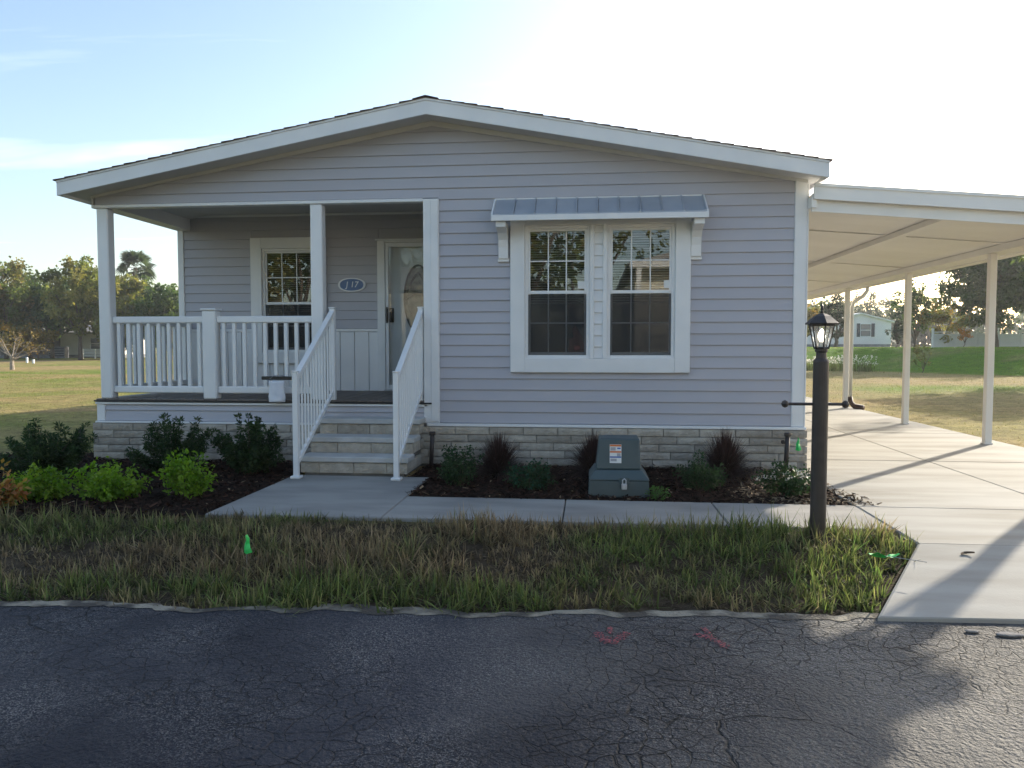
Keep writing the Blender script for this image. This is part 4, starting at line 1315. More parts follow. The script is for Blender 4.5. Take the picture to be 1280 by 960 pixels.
# short lawns left and right of the house
def lawn(name, label, n_, xr, yr, seed, hmin, hmax, w0, excl=None, pw=1.6):
    rs = np.random.RandomState(seed)
    u = rs.rand(n_)
    Y = yr[0] + (yr[1] - yr[0]) * u ** pw
    X = rs.uniform(xr[0], xr[1], n_)
    if excl is not None:
        k_ = excl(X, Y); X, Y = X[k_], Y[k_]
    g = green_at(X, Y); g = np.clip(g + rs.randn(len(X)) * .18, 0, 1.2)[:, None]
    dry = np.array([.34, .255, .125]); gre = np.array([.155, .225, .032])
    c = (dry * (1 - g) + gre * g) * rs.uniform(.65, 1.2, (len(X), 1))
    dist = np.maximum(np.hypot(X - 5.8, Y + 8.4), 6)
    Vv, Ff, Tt = blades(rs, X, Y, gz(X, Y) - .01, rs.uniform(hmin, hmax, len(X)) * (1 + .4 * (g[:, 0])), w0 * dist / 12 * rs.uniform(.6, 1.2, len(X)), .7, c * .8, c * 1.1, 2, .5)
    return tag(np_mesh(name, Vv, Ff, M['grassblade'], Tt), label, 'grass', kind='stuff')
def ex_l(X, Y):
    bed = (X > -1.45) & (X < 3) & (Y < .3) & (Y > -3)
    hs = (X > -.12)
    return ~(bed | hs | ((Y < -2.9)))
lawn('lawn_grass', 'short patchy lawn grass on the open ground left of the house', 70000, (-24, -.1), (-2.9, 28), 41, .025, .06, .0045, ex_l)
def ex_r(X, Y):
    return X > 11.56 + .05 * np.sin(Y * 7)
lawn('lawn_grass', 'short dry lawn grass on the open ground right of the carport', 80000, (11.5, 30), (-2, 36), 42, .02, .055, .0045, ex_r)

def ex_b(X, Y):
    return Y > np.maximum(36 - (X - 18) * 1.2, 24) - 2
lawn('lawn_grass', 'greener lawn grass growing up the bank behind the carport', 70000, (13, 42), (24, 50), 43, .025, .06, .0045, ex_b, 1.2)

# mulch beds
def bed(poly, label, n_, seed, light=0.):
    rs = np.random.RandomState(seed)
    P = np.array(poly)
    mb = MB(); mb.add([(x, y, -.012) for x, y in poly], [tuple(range(len(poly)))])
    base = mb.build('mulch_bed', M['mulchbase'], recalc=False)
    tag(base, label, kind='structure')
    lo, hi = P.min(0), P.max(0)
    Q = rs.uniform(lo, hi, (n_ * 2, 2))
    ins = np.zeros(len(Q), bool)
    j = len(P) - 1
    for i in range(len(P)):
        c = ((P[i, 1] > Q[:, 1]) != (P[j, 1] > Q[:, 1])) & (Q[:, 0] < (P[j, 0] - P[i, 0]) * (Q[:, 1] - P[i, 1]) / (P[j, 1] - P[i, 1] + 1e-12) + P[i, 0])
        ins ^= c; j = i
    Q = Q[ins][:n_]
    m_ = len(Q)
    az = rs.rand(m_) * 6.283; el = rs.randn(m_) * .3
    L = rs.uniform(.012, .038, m_); W_ = rs.uniform(.004, .010, m_)
    hgt = .015 + .03 * vnoise(Q[:, 0] * 3, Q[:, 1] * 3, 8)
    c0 = np.stack([Q[:, 0], Q[:, 1], -.01 + rs.rand(m_) * hgt], 1)
    d = np.stack([np.cos(az) * np.cos(el), np.sin(az) * np.cos(el), np.sin(el)], 1) * L[:, None]
    s_ = np.stack([-np.sin(az), np.cos(az), rs.randn(m_) * .4], 1) * W_[:, None]
    VV = np.stack([c0 - d - s_, c0 + d - s_ * .6, c0 + d + s_ * .7, c0 - d + s_], 1).reshape(-1, 3)
    up = np.array([0, 0, .006])
    FF = np.arange(m_ * 4).reshape(-1, 4)
    tone = np.array([.05, .026, .018]) * (rs.rand(m_, 1) ** 1.6 * 1.5 + .15)
    pale = rs.rand(m_) < (.022 + light * sstep(6.9, 7.6, Q[:, 0]) * .45)  # extra pale chips toward the right end paint in the sunlit patch
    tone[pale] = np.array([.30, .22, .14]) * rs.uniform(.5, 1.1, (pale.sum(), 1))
    TT = np.repeat(tone, 4, 0)
    tag(np_mesh('mulch', VV, FF, M['chip'], TT), 'bark chips covering the ' + label, 'mulch', kind='stuff')
bed([(-1.6, .2), (-1.5, -1.4), (-.9, -2.5), (.5, -2.95), (2.0, -2.9), (2.78, -2.74), (2.78, -.9), (2.83, -.05), (-.05, -.05), (-.1, .5)], 'dark mulch bed left of the steps', 9000, 5)
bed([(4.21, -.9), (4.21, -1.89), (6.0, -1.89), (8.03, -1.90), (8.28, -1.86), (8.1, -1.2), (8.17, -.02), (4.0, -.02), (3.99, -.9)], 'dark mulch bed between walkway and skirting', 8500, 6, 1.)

# ------------------------------------------------------------------ plants
def leaf_cloud(rs, C, Rr, n_per, ll, lw, pal, droop=.2, shell=.55, updir=.5, flat=1.0):
    """clumps of folded leaves: C (k,3) centres, Rr (k,) radii -> V, F, T"""
    k_ = len(C)
    cen = np.repeat(C, n_per, 0); rr = np.repeat(Rr, n_per)
    N_ = len(cen)
    u = rs.randn(N_, 3); u /= np.linalg.norm(u, axis=1)[:, None]
    rad = rr * (shell + (1 - shell) * rs.rand(N_)) * rs.rand(N_) ** .33
    p = cen + u * rad[:, None] * np.array([1, 1, flat])
    d = u * .8 + rs.randn(N_, 3) * .55; d[:, 2] += updir - droop
    d /= np.linalg.norm(d, axis=1)[:, None]
    s_ = np.cross(d, rs.randn(N_, 3)); s_ /= (np.linalg.norm(s_, axis=1)[:, None] + 1e-9)
    L = ll * rs.uniform(.6, 1.25, N_)[:, None]; Wd = lw * rs.uniform(.7, 1.2, N_)[:, None]
    nrm = np.cross(d, s_)
    V_ = np.stack([p, p + d * L * .5 + s_ * Wd + nrm * Wd * .3, p + d * L - np.array([0, 0, 1]) * L * .1, p + d * L * .5 - s_ * Wd + nrm * Wd * .3], 1).reshape(-1, 3)
    F_ = np.arange(N_ * 4).reshape(-1, 4)
    # colour: one tone per clump, jittered per leaf
    pal = np.array(pal)
    ci = rs.randint(0, len(pal), k_)
    tone = np.repeat(pal[ci], n_per, 0)
    mixr = rs.rand(N_, 1) * .5
    tone = tone * (1 - mixr) + pal[rs.randint(0, len(pal), N_)] * mixr
    tone = tone * rs.uniform(.75, 1.25, (N_, 1))
    return V_, F_, np.repeat(tone, 4, 0)

def merge(parts):
    Vs, Fs, Ts, b = [], [], [], 0
    for V_, F_, T_ in parts:
        Vs.append(V_); Fs.append(F_ + b); Ts.append(T_); b += len(V_)
    return np.concatenate(Vs), np.concatenate(Fs), np.concatenate(Ts)

def shrub(name, label, x, y, h, w, pal, seed, ll, lw, nstem=26, per=26, group=None, upright=.5, narrow=False, cat='shrub'):
    rs = np.random.RandomState(seed)
    t = thing(name, label, cat, (x, y, -.02), group)
    st_ = MB(); C = []; RR = []
    for i in range(nstem):
        a = rs.rand() * 6.283; q = math.sqrt(rs.rand())
        ex = math.cos(a) * w * .5 * q; ey = math.sin(a) * w * .42 * q
        hh = h * (1 - .45 * q * q) * rs.uniform(.5, 1.22)
        base = (x + ex * .15, y + ey * .15, -.03)
        tip = (x + ex, y + ey, hh)
        mid = (x + ex * .5 * (1 - upright * .4), y + ey * .5 * (1 - upright * .4), hh * .55)
        if i < 14: st_.tube([base, mid, tip], [.007, .005, .002], 5)
        if narrow:
            for q_ in np.linspace(.35, 1, 7):
                C.append([base[0] + (tip[0] - base[0]) * q_, base[1] + (tip[1] - base[1]) * q_, base[2] + (tip[2] - base[2]) * q_]); RR.append(.022 + .02 * (1 - q_))
        else:
            for q_ in (.5, .78, 1.):
                C.append([base[0] + (tip[0] - base[0]) * q_ + rs.randn() * .012, base[1] + (tip[1] - base[1]) * q_ + rs.randn() * .012, base[2] + (tip[2] - base[2]) * q_]); RR.append(.04 + .05 * rs.rand())
    st_.build('stem', M['stem'], t)
    Vv, Ff, Tt = leaf_cloud(rs, np.array(C), np.array(RR), per, ll, lw, pal, updir=upright)
    np_mesh('foliage', Vv, Ff, M['leaf'], Tt, t)
    return t
DK = [(.026, .055, .02), (.038, .072, .024), (.022, .044, .018), (.05, .08, .026)]
BR = [(.13, .25, .022), (.17, .30, .03), (.10, .20, .02), (.21, .31, .04)]
GR = [(.032, .068, .025), (.045, .08, .03), (.025, .055, .022)]
g1 = 'dark green shrubs in the bed left of the steps'
shrub('dark_shrub', 'wide dark green shrub in the bed below the left corner of the porch', .35, -1.25, .52, 1.05, DK, 21, .055, .007, 44, 26, g1, .75, True)
shrub('dark_shrub', 'spiky dark green shrub with one tall shoot in front of the porch skirting', 1.38, -.78, .55, .95, DK, 22, .055, .007, 36, 26, g1, .75, True)
shrub('dark_shrub', 'dense dark green shrub against the skirting nearest the steps', 2.28, -.85, .52, .78, DK, 23, .045, .010, 42, 26, g1, .7, True)
g2 = 'bright green shrubs in the front of the left bed'
shrub('bright_shrub', 'low bright green shrub nearest the orange-leaved plant', 1.04, -2.32, .24, .56, BR, 24, .042, .013, 26, 22, g2, .25)
shrub('bright_shrub', 'broad bright green shrub in the middle of the front row', 1.62, -2.2, .29, .62, BR, 25, .042, .013, 30, 22, g2, .3)
shrub('bright_shrub', 'upright bright green shrub closest to the walkway', 2.27, -2.1, .34, .40, BR, 26, .042, .013, 28, 22, g2, .35)
shrub('croton', 'orange and yellow leaved plant at the left edge of the grass strip', 1.0, -2.75, .31, .36, [(.36, .13, .04), (.30, .2, .05), (.14, .15, .04), (.42, .22, .10)], 27, .07, .018, 12, 11, None, .35, cat='plant')
g3 = 'small green shrubs in the bed under the front window'
shrub('small_shrub', 'small green shrub between the steps and the first purple grass clump', 4.58, -1.25, .33, .46, GR, 28, .035, .010, 24, 22, g3, .4)
shrub('small_shrub', 'low green shrub at the walkway edge left of the transformer box', 5.27, -1.38, .22, .45, GR + [(.03, .10, .06)], 29, .035, .010, 22, 22, g3, .3)
shrub('small_shrub', 'rounded green shrub right of the transformer box', 6.84, -1.28, .28, .42, GR, 30, .03, .009, 26, 24, g3, .35)
shrub('small_weed', 'tiny bright green weed at the foot of the transformer box', 6.43, -1.74, .08, .22, [(.08, .16, .04), (.06, .13, .03)], 31, .04, .008, 9, 8, None, .2, cat='weed')
wf = shrub('flowering_plant', 'green plant with white flowers in the sunlit mulch by the driveway', 7.60, -1.45, .24, .52, GR, 32, .035, .011, 24, 22, None, .3, cat='plant')
rs = np.random.RandomState(77)
C = []
for i in range(34):
    a = rs.rand() * 6.283; q = math.sqrt(rs.rand()) * .27
    C.append([7.60 + math.cos(a) * q, -1.45 + math.sin(a) * q * .9, .23 - q * .35 + rs.randn() * .012])
Vv, Ff, Tt = leaf_cloud(rs, np.array(C), np.full(34, .014), 7, .024, .009, [(.75, .74, .68), (.7, .66, .6)])
np_mesh('blossoms', Vv, Ff, M['leaf'], Tt, wf)

def fountain(label, x, y, h, w, seed, n_=1500):
    rs = np.random.RandomState(seed)
    t = thing('fountain_grass', label, 'ornamental grass', (x, y, -.02), 'purple fountain grasses along the skirting')
    az = rs.rand(n_) * 6.283; el = np.clip(np.abs(rs.randn(n_)) * .62, 0, 1.25)
    d = np.stack([np.cos(az) * np.sin(el), np.sin(az) * np.sin(el), np.cos(el)], 1)
    s_ = np.stack([-np.sin(az), np.cos(az), 0 * az], 1)
    b = np.stack([x + np.cos(az) * .05 * rs.rand(n_), y + np.sin(az) * .05 * rs.rand(n_), np.full(n_, -.02)], 1)
    L = h * rs.uniform(.7, 1.15, n_) * (1 + .25 * el)
    c0 = np.array([.028, .020, .017]) * rs.uniform(.6, 1.2, (n_, 1)); c1 = np.array([.065, .036, .032]) * rs.uniform(.5, 1.5, (n_, 1))
    Vv, Ff, Tt = strip_quads(b, d, s_, L, np.full(n_, .0055), .18 + .6 * np.sin(el), 5, c0, c1)
    np_mesh('blades', Vv, Ff, M['fountain'], Tt, t)
fountain('dark purple fountain grass clump nearest the steps', 4.88, -.66, .54, .5, 51)
fountain('purple fountain grass clump half hidden behind the transformer box', 5.86, -.62, .55, .5, 52)
fountain('purple fountain grass clump near the sunlit right end of the bed', 7.18, -.66, .60, .5, 53, 1700)

# ------------------------------------------------------------------ trees
def tree(name, label, x, y, h, cr_, th, seed, pal, ll=.30, nclump=60, per=60, group=None, trunk_r=.16, bark='bark', flat=.85, lean=0., low=.25, shape='round', nlimb=8):
    rs = np.random.RandomState(seed)
    z0 = float(gz(x, y))
    t = thing(name, label, 'tree', (x, y, z0), group)
    tb_ = MB()
    pts = [Vector((x + lean * q * h * .3 + rs.randn() * .04 * (q > 0), y + rs.randn() * .04 * (q > 0), z0 - .1 + th * q)) for q in (0, .3, .65, 1.)]
    tb_.tube(pts, [trunk_r * 1.25, trunk_r, trunk_r * .85, trunk_r * .75], 9)
    top = pts[-1]
    C = []; RR = []
    zc = z0 + th + (h - th) * .5
    hh = (h - th) * .5
    for i in range(nclump):
        u = rs.randn(3); u /= np.linalg.norm(u)
        q = rs.rand() ** .45
        px_, py_, pz_ = u * q
        if shape == 'cone':
            v = rs.rand(); rad = (1 - v) * .95 + .08; a = rs.rand() * 6.283; q2 = math.sqrt(rs.rand())
            c = [x + math.cos(a) * cr_ * rad * q2, y + math.sin(a) * cr_ * rad * q2, z0 + th * .8 + (h - th * .8) * v]
        else:
            c = [top.x + px_ * cr_ * (1 + .22 * rs.randn()), top.y + py_ * cr_ * (1 + .22 * rs.randn()), zc + pz_ * hh * (1 + .12 * rs.randn())]
        C.append(c); RR.append(cr_ * rs.uniform(.14, .30))
    for i in range(nlimb):
        c = C[rs.randint(0, nclump)]
        st = pts[2].lerp(pts[3], rs.rand())
        m_ = st.lerp(Vector(c), .5) + Vector((rs.randn() * .15, rs.randn() * .15, .2 * rs.rand() + .1))
        tb_.tube([st, m_, Vector(c)], [trunk_r * .5, trunk_r * .3, trunk_r * .1], 6)
    tb_.build('trunk', M[bark], t, smooth=True)
    Vv, Ff, Tt = leaf_cloud(rs, np.array(C), np.array(RR), per, ll, ll * .36, pal, updir=.1, flat=flat, shell=.35)
    np_mesh('crown', Vv, Ff, M['leaf'], Tt, t)
    return t
OLV = [(.15, .175, .045), (.18, .19, .05), (.12, .15, .04), (.22, .20, .055)]
DKG = [(.07, .115, .035), (.09, .14, .042), (.058, .095, .032), (.12, .155, .045)]
MIX = [(.13, .17, .045), (.17, .17, .048), (.10, .135, .04), (.20, .16, .055)]
YEL = [(.20, .15, .03), (.16, .13, .03), (.24, .15, .03), (.10, .10, .03)]
HAZ = [(.075, .095, .06), (.09, .105, .065), (.06, .08, .055)]  # greens greyed to put the lens's veiling glare into the leaf colour

def at(px_, Y):
    """x of the photograph's column px_ at depth Y (only used to lay out the far ground plan)"""
    c, s_ = math.cos(R(5.9)), math.sin(R(5.9))
    k_ = (px_ - 640) / 946.3
    dy_ = Y + 8.416
    # (dx*c + dy*s) = k (-dx*s + dy*c)
    return 5.825 + dy_ * (k_ * c - s_) / (c + k_ * s_)
gl = 'trees along the far edge of the left lawn'
TL = [  # column, depth, height, crown radius, trunk height, palette, label
    (8, 66, 9.2, 4.2, 2.2, MIX, 'tall olive tree at the left end of the far tree row'),
    (38, 71, 8.4, 3.8, 2.4, DKG, 'dark green tree second from the left in the far row'),
    (66, 68, 7.6, 3.0, 2.4, DKG, 'dark dense tree behind the pale home with the cooling unit'),
    (101, 63, 9.0, 3.3, 2.9, OLV, 'olive tree with a bare trunk standing in front of the pale home'),
    (132, 72, 8.8, 3.4, 2.2, MIX, 'brownish tree right behind the left porch post'),
    (152, 65, 7.3, 3.2, 1.6, OLV, 'yellow-green rounded tree seen just right of the porch post'),
    (190, 74, 7.4, 3.0, 1.6, DKG, 'dark tree under the palm beside the porch wall'),
    (214, 66, 6.7, 3.0, 1.4, DKG, 'low dark green tree partly behind the porch back wall'),
]
for i, (px_, Y, h, c, th, pal, lb) in enumerate(TL):
    tree('broadleaf_tree', lb, at(px_, Y), Y, h * 1.13, c * 1.05, th, 100 + i, pal, .36, 90, 85, gl, .2)
for i, (px_, Y, h, c) in enumerate(((-40, 64, 9.5, 4.4), (-85, 70, 10, 4.5), (250, 72, 8, 4), (300, 75, 8.5, 4))):
    tree('broadleaf_tree', ('tall tree just beyond the left edge of the view', 'second tall tree far beyond the left edge of the view', 'tree hidden behind the house end nearest the palm', 'tree hidden deeper behind the house')[i], at(px_, Y), Y, h, c, 2.2, 130 + i, MIX, .4, 50, 50, gl, .2)

# yellowing shrubs at the foot of the row
for i, (px_, Y, h, w_, lb) in enumerate(((22, 60, 3.6, 2.2, 'yellow-brown bushy tree behind the small bare tree'), (48, 61, 3.3, 1.9, 'yellow-brown bush right of the small bare tree'))):
    tree('yellow_bush', lb, at(px_, Y), Y, h, w_, .9, 150 + i, YEL, .26, 36, 50, None, .08)

# fan palm
PX, PY = at(172, 76), 76.
palm = thing('fan_palm', 'tall fan palm rising above the trees left of the porch', 'palm', (PX, PY, float(gz(PX, PY))))
z0 = float(gz(PX, PY)); PH = 10.6
MB().tube([(PX, PY, z0 - .1), (PX + .1, PY, z0 + 4), (PX, PY, z0 + PH)], [.28, .2, .2], 9).build('trunk', M['bark'], palm, smooth=True)
rs = np.random.RandomState(5)
Vs, Fs, Ts = [], [], []; b = 0
for i in range(58):
    az = rs.rand() * 6.283; el = rs.uniform(-.75, 1.35)
    d = np.array([math.cos(az) * math.cos(el), math.sin(az) * math.cos(el), math.sin(el)])
    base = np.array([PX, PY, z0 + PH]) + d * .25
    hub = base + d * rs.uniform(.8, 1.1)
    side = np.cross(d, [0, 0, 1.]); side /= np.linalg.norm(side) + 1e-6
    up = np.cross(side, d); ro = rs.uniform(-1.3, 1.3); side, up = side * math.cos(ro) + up * math.sin(ro), up * math.cos(ro) - side * math.sin(ro)
    col = np.array([.045, .065, .028]) * rs.uniform(.7, 1.4) if el > -.62 else np.array([.12, .09, .05]) * rs.uniform(.7, 1.2)
    for k_ in range(11):
        a = (k_ / 10 - .5) * 2.6
        dd = d * math.cos(a) + side * math.sin(a); L = 1.35 - .3 * abs(a)
        tip = hub + dd * L - np.array([0, 0, .28 * L])
        pv = np.cross(dd, up); pv /= np.linalg.norm(pv) + 1e-6
        Vs.append(np.stack([hub, hub + dd * L * .55 + pv * .085, tip, hub + dd * L * .55 - pv * .085])); Fs.append(np.arange(4) + b); Ts.append(np.tile(col, (4, 1))); b += 4
    Vs.append(np.stack([base - side * .02, base + side * .02, hub + side * .02, hub - side * .02])); Fs.append(np.arange(4) + b); Ts.append(np.tile(col, (4, 1))); b += 4
np_mesh('crown', np.concatenate(Vs), np.array(Fs), M['leaf'], np.concatenate(Ts), palm)

# small bare tree on the left lawn
BX, BY = at(15, 31.), 31.
bt = thing('bare_tree', 'small nearly leafless pale tree on the left lawn', 'tree', (BX, BY, 0))
mb = MB(); rs = np.random.RandomState(9); tips = []
z0 = float(gz(BX, BY))
mb.tube([(BX, BY, z0 - .1), (BX, BY, z0 + .45), (BX + .02, BY, z0 + .75)], [.13, .10, .09], 8)
for i in range(13):
    a = rs.rand() * 6.283; el = rs.uniform(.35, 1.2); L = rs.uniform(1.2, 1.9)
    s0 = Vector((BX + .01, BY, z0 + rs.uniform(.5, .75)))
    d = Vector((math.cos(a) * math.cos(el), math.sin(a) * math.cos(el), math.sin(el)))
    m1 = s0 + d * L * .5 + Vector((0, 0, -.08)); e1 = s0 + d * L
    mb.tube([s0, m1, e1], [.035, .022, .01], 5)
    for j in range(4):
        dd = (d + Vector((rs.randn() * .6, rs.randn() * .6, rs.randn() * .5))).normalized()
        q = m1.lerp(e1, rs.rand()); e2 = q + dd * rs.uniform(.3, .7)
        mb.tube([q, e2], [.012, .005], 4); tips.append(e2)
mb.build('trunk', M['palebark'], bt)
Vv, Ff, Tt = leaf_cloud(rs, np.array([list(t_) for t_ in tips]), np.full(len(tips), .22), 9, .10, .035, [(.24, .15, .05), (.28, .20, .07), (.16, .14, .04)])
np_mesh('crown', Vv, Ff, M['leaf'], Tt, bt)

# ------------------------------------------------------------------ neighbouring homes
def home(name, label, x0, x1, y0, y1, zb, hw, rise, wall, axis='y', roofm='farroof', skirt_h=.5, wins=(), side='front', overhang=.25):
    """gable runs across x when axis == 'y' (ridge along y)"""
    cx_, cy_ = (x0 + x1) / 2, (y0 + y1) / 2
    t = thing(name, label, 'house', (cx_, cy_, zb))
    zt = zb + skirt_h + hw
    mb = MB().box(x0, x1, y0, y1, zb + skirt_h, zt)
    if axis == 'y':
        mb.prism([(x0, zt + .001), (x1, zt + .001), (cx_, zt + rise)], 1, y0 + .002, y1 - .002)
    else:
        mb.prism([(y0, zt + .001), (y1, zt + .001), (cy_, zt + rise)], 0, x0 + .002, x1 - .002)
    mb.build('wall', M[wall], t)
    MB().box(x0 + .05, x1 - .05, y0 + .05, y1 - .05, zb - .4, zb + skirt_h - .002).build('skirting', M['farskirt'], t)
    rf = MB(); th = .16; oh = overhang
    if axis == 'y':
        s_ = rise / ((x1 - x0) / 2)
        for sg in (-1, 1):
            xe = cx_ + sg * ((x1 - x0) / 2 + oh)
            ze = zt - s_ * oh
            A = [(cx_, y0 - oh, zt + rise + .01), (xe, y0 - oh, ze + .01), (xe, y0 - oh, ze + th), (cx_, y0 - oh, zt + rise + th)]
            rf.hexa(A, [(p[0], y1 + oh, p[2]) for p in A])
    else:
        s_ = rise / ((y1 - y0) / 2)
        for sg in (-1, 1):
            ye = cy_ + sg * ((y1 - y0) / 2 + oh); ze = zt - s_ * oh
            A = [(x0 - oh, cy_, zt + rise + .01), (x0 - oh, ye, ze + .01), (x0 - oh, ye, ze + th), (x0 - oh, cy_, zt + rise + th)]
            rf.hexa(A, [(x1 + oh, p[1], p[2]) for p in A])
    rf.build('roof', M[roofm], t)
    for (u, z0_, w_, h_, shut, face) in wins:
        yf = y0 - .03 if face == 'front' else y1 + .03
        sg = -1 if face == 'front' else 1
        zz = zb + skirt_h + z0_
        fr = MB().box(u - w_ / 2 - .06, u + w_ / 2 + .06, yf, yf - sg * .03, zz - .06, zz + h_ + .06).build('window', M['enamel'], t)
        MB().box(u - w_ / 2, u + w_ / 2, yf + sg * .012, yf, zz, zz + h_).build('pane', M['farglass'], fr)
        MB().box(u - w_ / 2, u + w_ / 2, yf + sg * .03, yf + sg * .0125, zz + h_ / 2 - .03, zz + h_ / 2 + .03).build('sash', M['enamel'], fr)
        if shut:
            for sx in (-1, 1):
                xa = u + sx * (w_ / 2 + .24)
                MB().box(xa - .17, xa + .17, yf + sg * .03, yf - sg * .029, zz - .06, zz + h_ + .06).build('shutter', M['shutter'], fr)
    return t
# right: pale blue home on the bank
hx0, hx1 = at(1036, 76), at(1113, 76)
home('mobile_home', 'pale blue-white home with dark window shutters on the bank behind the carport', hx0, hx1, 76, 92, .95, 2.35, .85, 'farwall', 'y', 'farwhite', .6, [(at(1081, 76), .85, 1.0, 1.3, True, 'front')])
home('mobile_home', 'brown-roofed home seen in the gap behind the lantern', 10.5, 19.2, 66, 72, 1.0, 2.1, .8, 'farwall', 'x', 'farroof', .4, [(17.6, .6, 1., 1.2, False, 'front')])
# left: pale home behind the trees
home('mobile_home', 'pale home behind the far trees left of the porch', at(72, 74), at(136, 74), 74, 82, -.05, 2.5, 1.0, 'farwhite', 'x', 'farroof', .4, [(at(120, 74), .7, 1.1, 1.2, False, 'front')])
home('shed_home', 'dark grey-brown home at the far left behind the bare tree', at(-40, 72), at(61, 72), 72, 80, -.05, 2.5, 1.1, 'fardark', 'x', 'farroof', .4, [(at(52, 72), .8, .9, 1.1, False, 'front'), (at(20, 72), .8, .9, 1.1, False, 'front')])
ax, ay = at(74, 70.5), 70.5
ac = thing('cooling_unit', 'grey metal air conditioning unit beside the pale far home', 'air conditioner', (ax, ay, -.05))
MB().box(ax - 1.0, ax + .95, ay - .35, ay + .35, .0, 1.3, .03).build('cabinet', M['farskirt'], ac)
for i in range(4):
    MB().box(ax - .9, ax + .85, ay - .375, ay - .352, .2 + .26 * i, .36 + .26 * i).build('louvre', M['shutter'], ac)

def rail_fence(name, label, xa, ya, xb, yb, h, npost, rails, m, panel=None):
    t = thing(name, label, 'fence', ((xa + xb) / 2, (ya + yb) / 2, float(gz((xa + xb) / 2, (ya + yb) / 2))))
    for i in range(npost):
        q = i / (npost - 1); x, y = xa + (xb - xa) * q, ya + (yb - ya) * q; z_ = float(gz(x, y))
        MB().box(x - .06, x + .06, y - .06, y + .06, z_ - .1, z_ + h + .06).build('post', m, t)
        if i < npost - 1:
            q2 = (i + 1) / (npost - 1); x2, y2 = xa + (xb - xa) * q2, ya + (yb - ya) * q2; z2 = float(gz(x2, y2))
            d = Vector((x2 - x, y2 - y)); d.normalize(); nx, ny = -d.y * .025, d.x * .025
            for (r0, r1) in rails:
                A = [(x - nx + d.x * .06, y - ny + d.y * .06, z_ + r0), (x + nx + d.x * .06, y + ny + d.y * .06, z_ + r0), (x + nx + d.x * .06, y + ny + d.y * .06, z_ + r1), (x - nx + d.x * .06, y - ny + d.y * .06, z_ + r1)]
                B = [(x2 - nx - d.x * .06, y2 - ny - d.y * .06, z2 + r0), (x2 + nx - d.x * .06, y2 + ny - d.y * .06, z2 + r0), (x2 + nx - d.x * .06, y2 + ny - d.y * .06, z2 + r1), (x2 - nx - d.x * .06, y2 - ny - d.y * .06, z2 + r1)]
                MB().hexa(A, B).build(panel or 'rail', m, t)
    return t
rail_fence('rail_fence', 'low white rail fence beside the tree trunk at the far left', at(104, 69), 69, at(150, 69), 69, 1.0, 4, [(.25, .38), (.6, .73), (.9, 1.0)], M['farwhite'])
rail_fence('panel_fence', 'white vinyl panel fence on the green bank right of the carport', at(1165, 45), 45, at(1300, 49), 49, 1.25, 6, [(.05, .95), (1.02, 1.10)], M['farwhite'], 'fence_panel')
for i, (px_, Y) in enumerate(((34, 50.), (42, 48.))):
    x = at(px_, Y)
    mk = MB().box(x - .07, x + .07, Y - .07, Y + .07, -.05, .42 if i == 0 else .28, .02).build('marker_post', M['enamel'])
    tag(mk, ('taller white marker post on the left lawn behind the bare tree', 'shorter white marker post on the left lawn behind the bare tree')[i], 'post')

gr_ = 'trees on the bank right of the house'
tree('oak_tree', 'large dark spreading oak at the right edge on the green bank', at(1240, 44), 44, 8.2, 3.0, 1.8, 201, DKG, .24, 170, 170, gr_, .30, low=.2)
tree('oak_tree', 'dark oak further right on the bank behind the fence', at(1310, 47), 47, 7.8, 4.0, 2.0, 202, DKG, .28, 110, 140, gr_, .28)
tree('slender_tree', 'loose-branched dark tree right of the pale blue home', at(1142, 47), 47, 4.6, 1.3, .9, 203, DKG, .17, 60, 60, gr_, .10, nlimb=10)
tree('round_tree', 'hazy grey-green tree left of the pale blue home', at(1044, 52), 52, 4.0, 1.15, .8, 204, HAZ, .18, 60, 60, gr_, .16)
tree('round_tree', 'hazy tree behind the roof of the pale blue home', at(1080, 105), 105, 8.0, 3.4, 1.6, 205, HAZ, .28, 50, 60, gr_, .16)
tree('autumn_tree', 'yellow-orange small tree between the slender tree and the oak', at(1176, 46), 46, 3.3, 1.5, .8, 206, YEL + OLV, .18, 40, 50, gr_, .1)
tree('leafy_bush', 'loose green bush in front of the right end of the pale blue home', at(1121, 42), 42, 2.5, .65, .4, 207, HAZ, .14, 36, 40, gr_, .06)
tree('autumn_tree', 'brownish tree seen left of the lantern behind the carport post', at(1003, 60), 60, 4.4, 2.0, 1.2, 208, YEL + OLV, .25, 50, 60, gr_, .14)
tree('sapling', 'thin young sapling with yellow-green leaves at the foot of the bank', at(1153, 31.5), 31.5, 1.45, .5, .35, 209, [(.16, .16, .04), (.10, .13, .03), (.22, .17, .05)], .10, 22, 18, gr_, .02)
tree('orange_bush', 'orange-leaved bush in front of the white panel fence', at(1204, 43.5), 43.5, 1.45, .55, .5, 210, [(.40, .17, .05), (.3, .18, .05)], .11, 18, 26, gr_, .03)
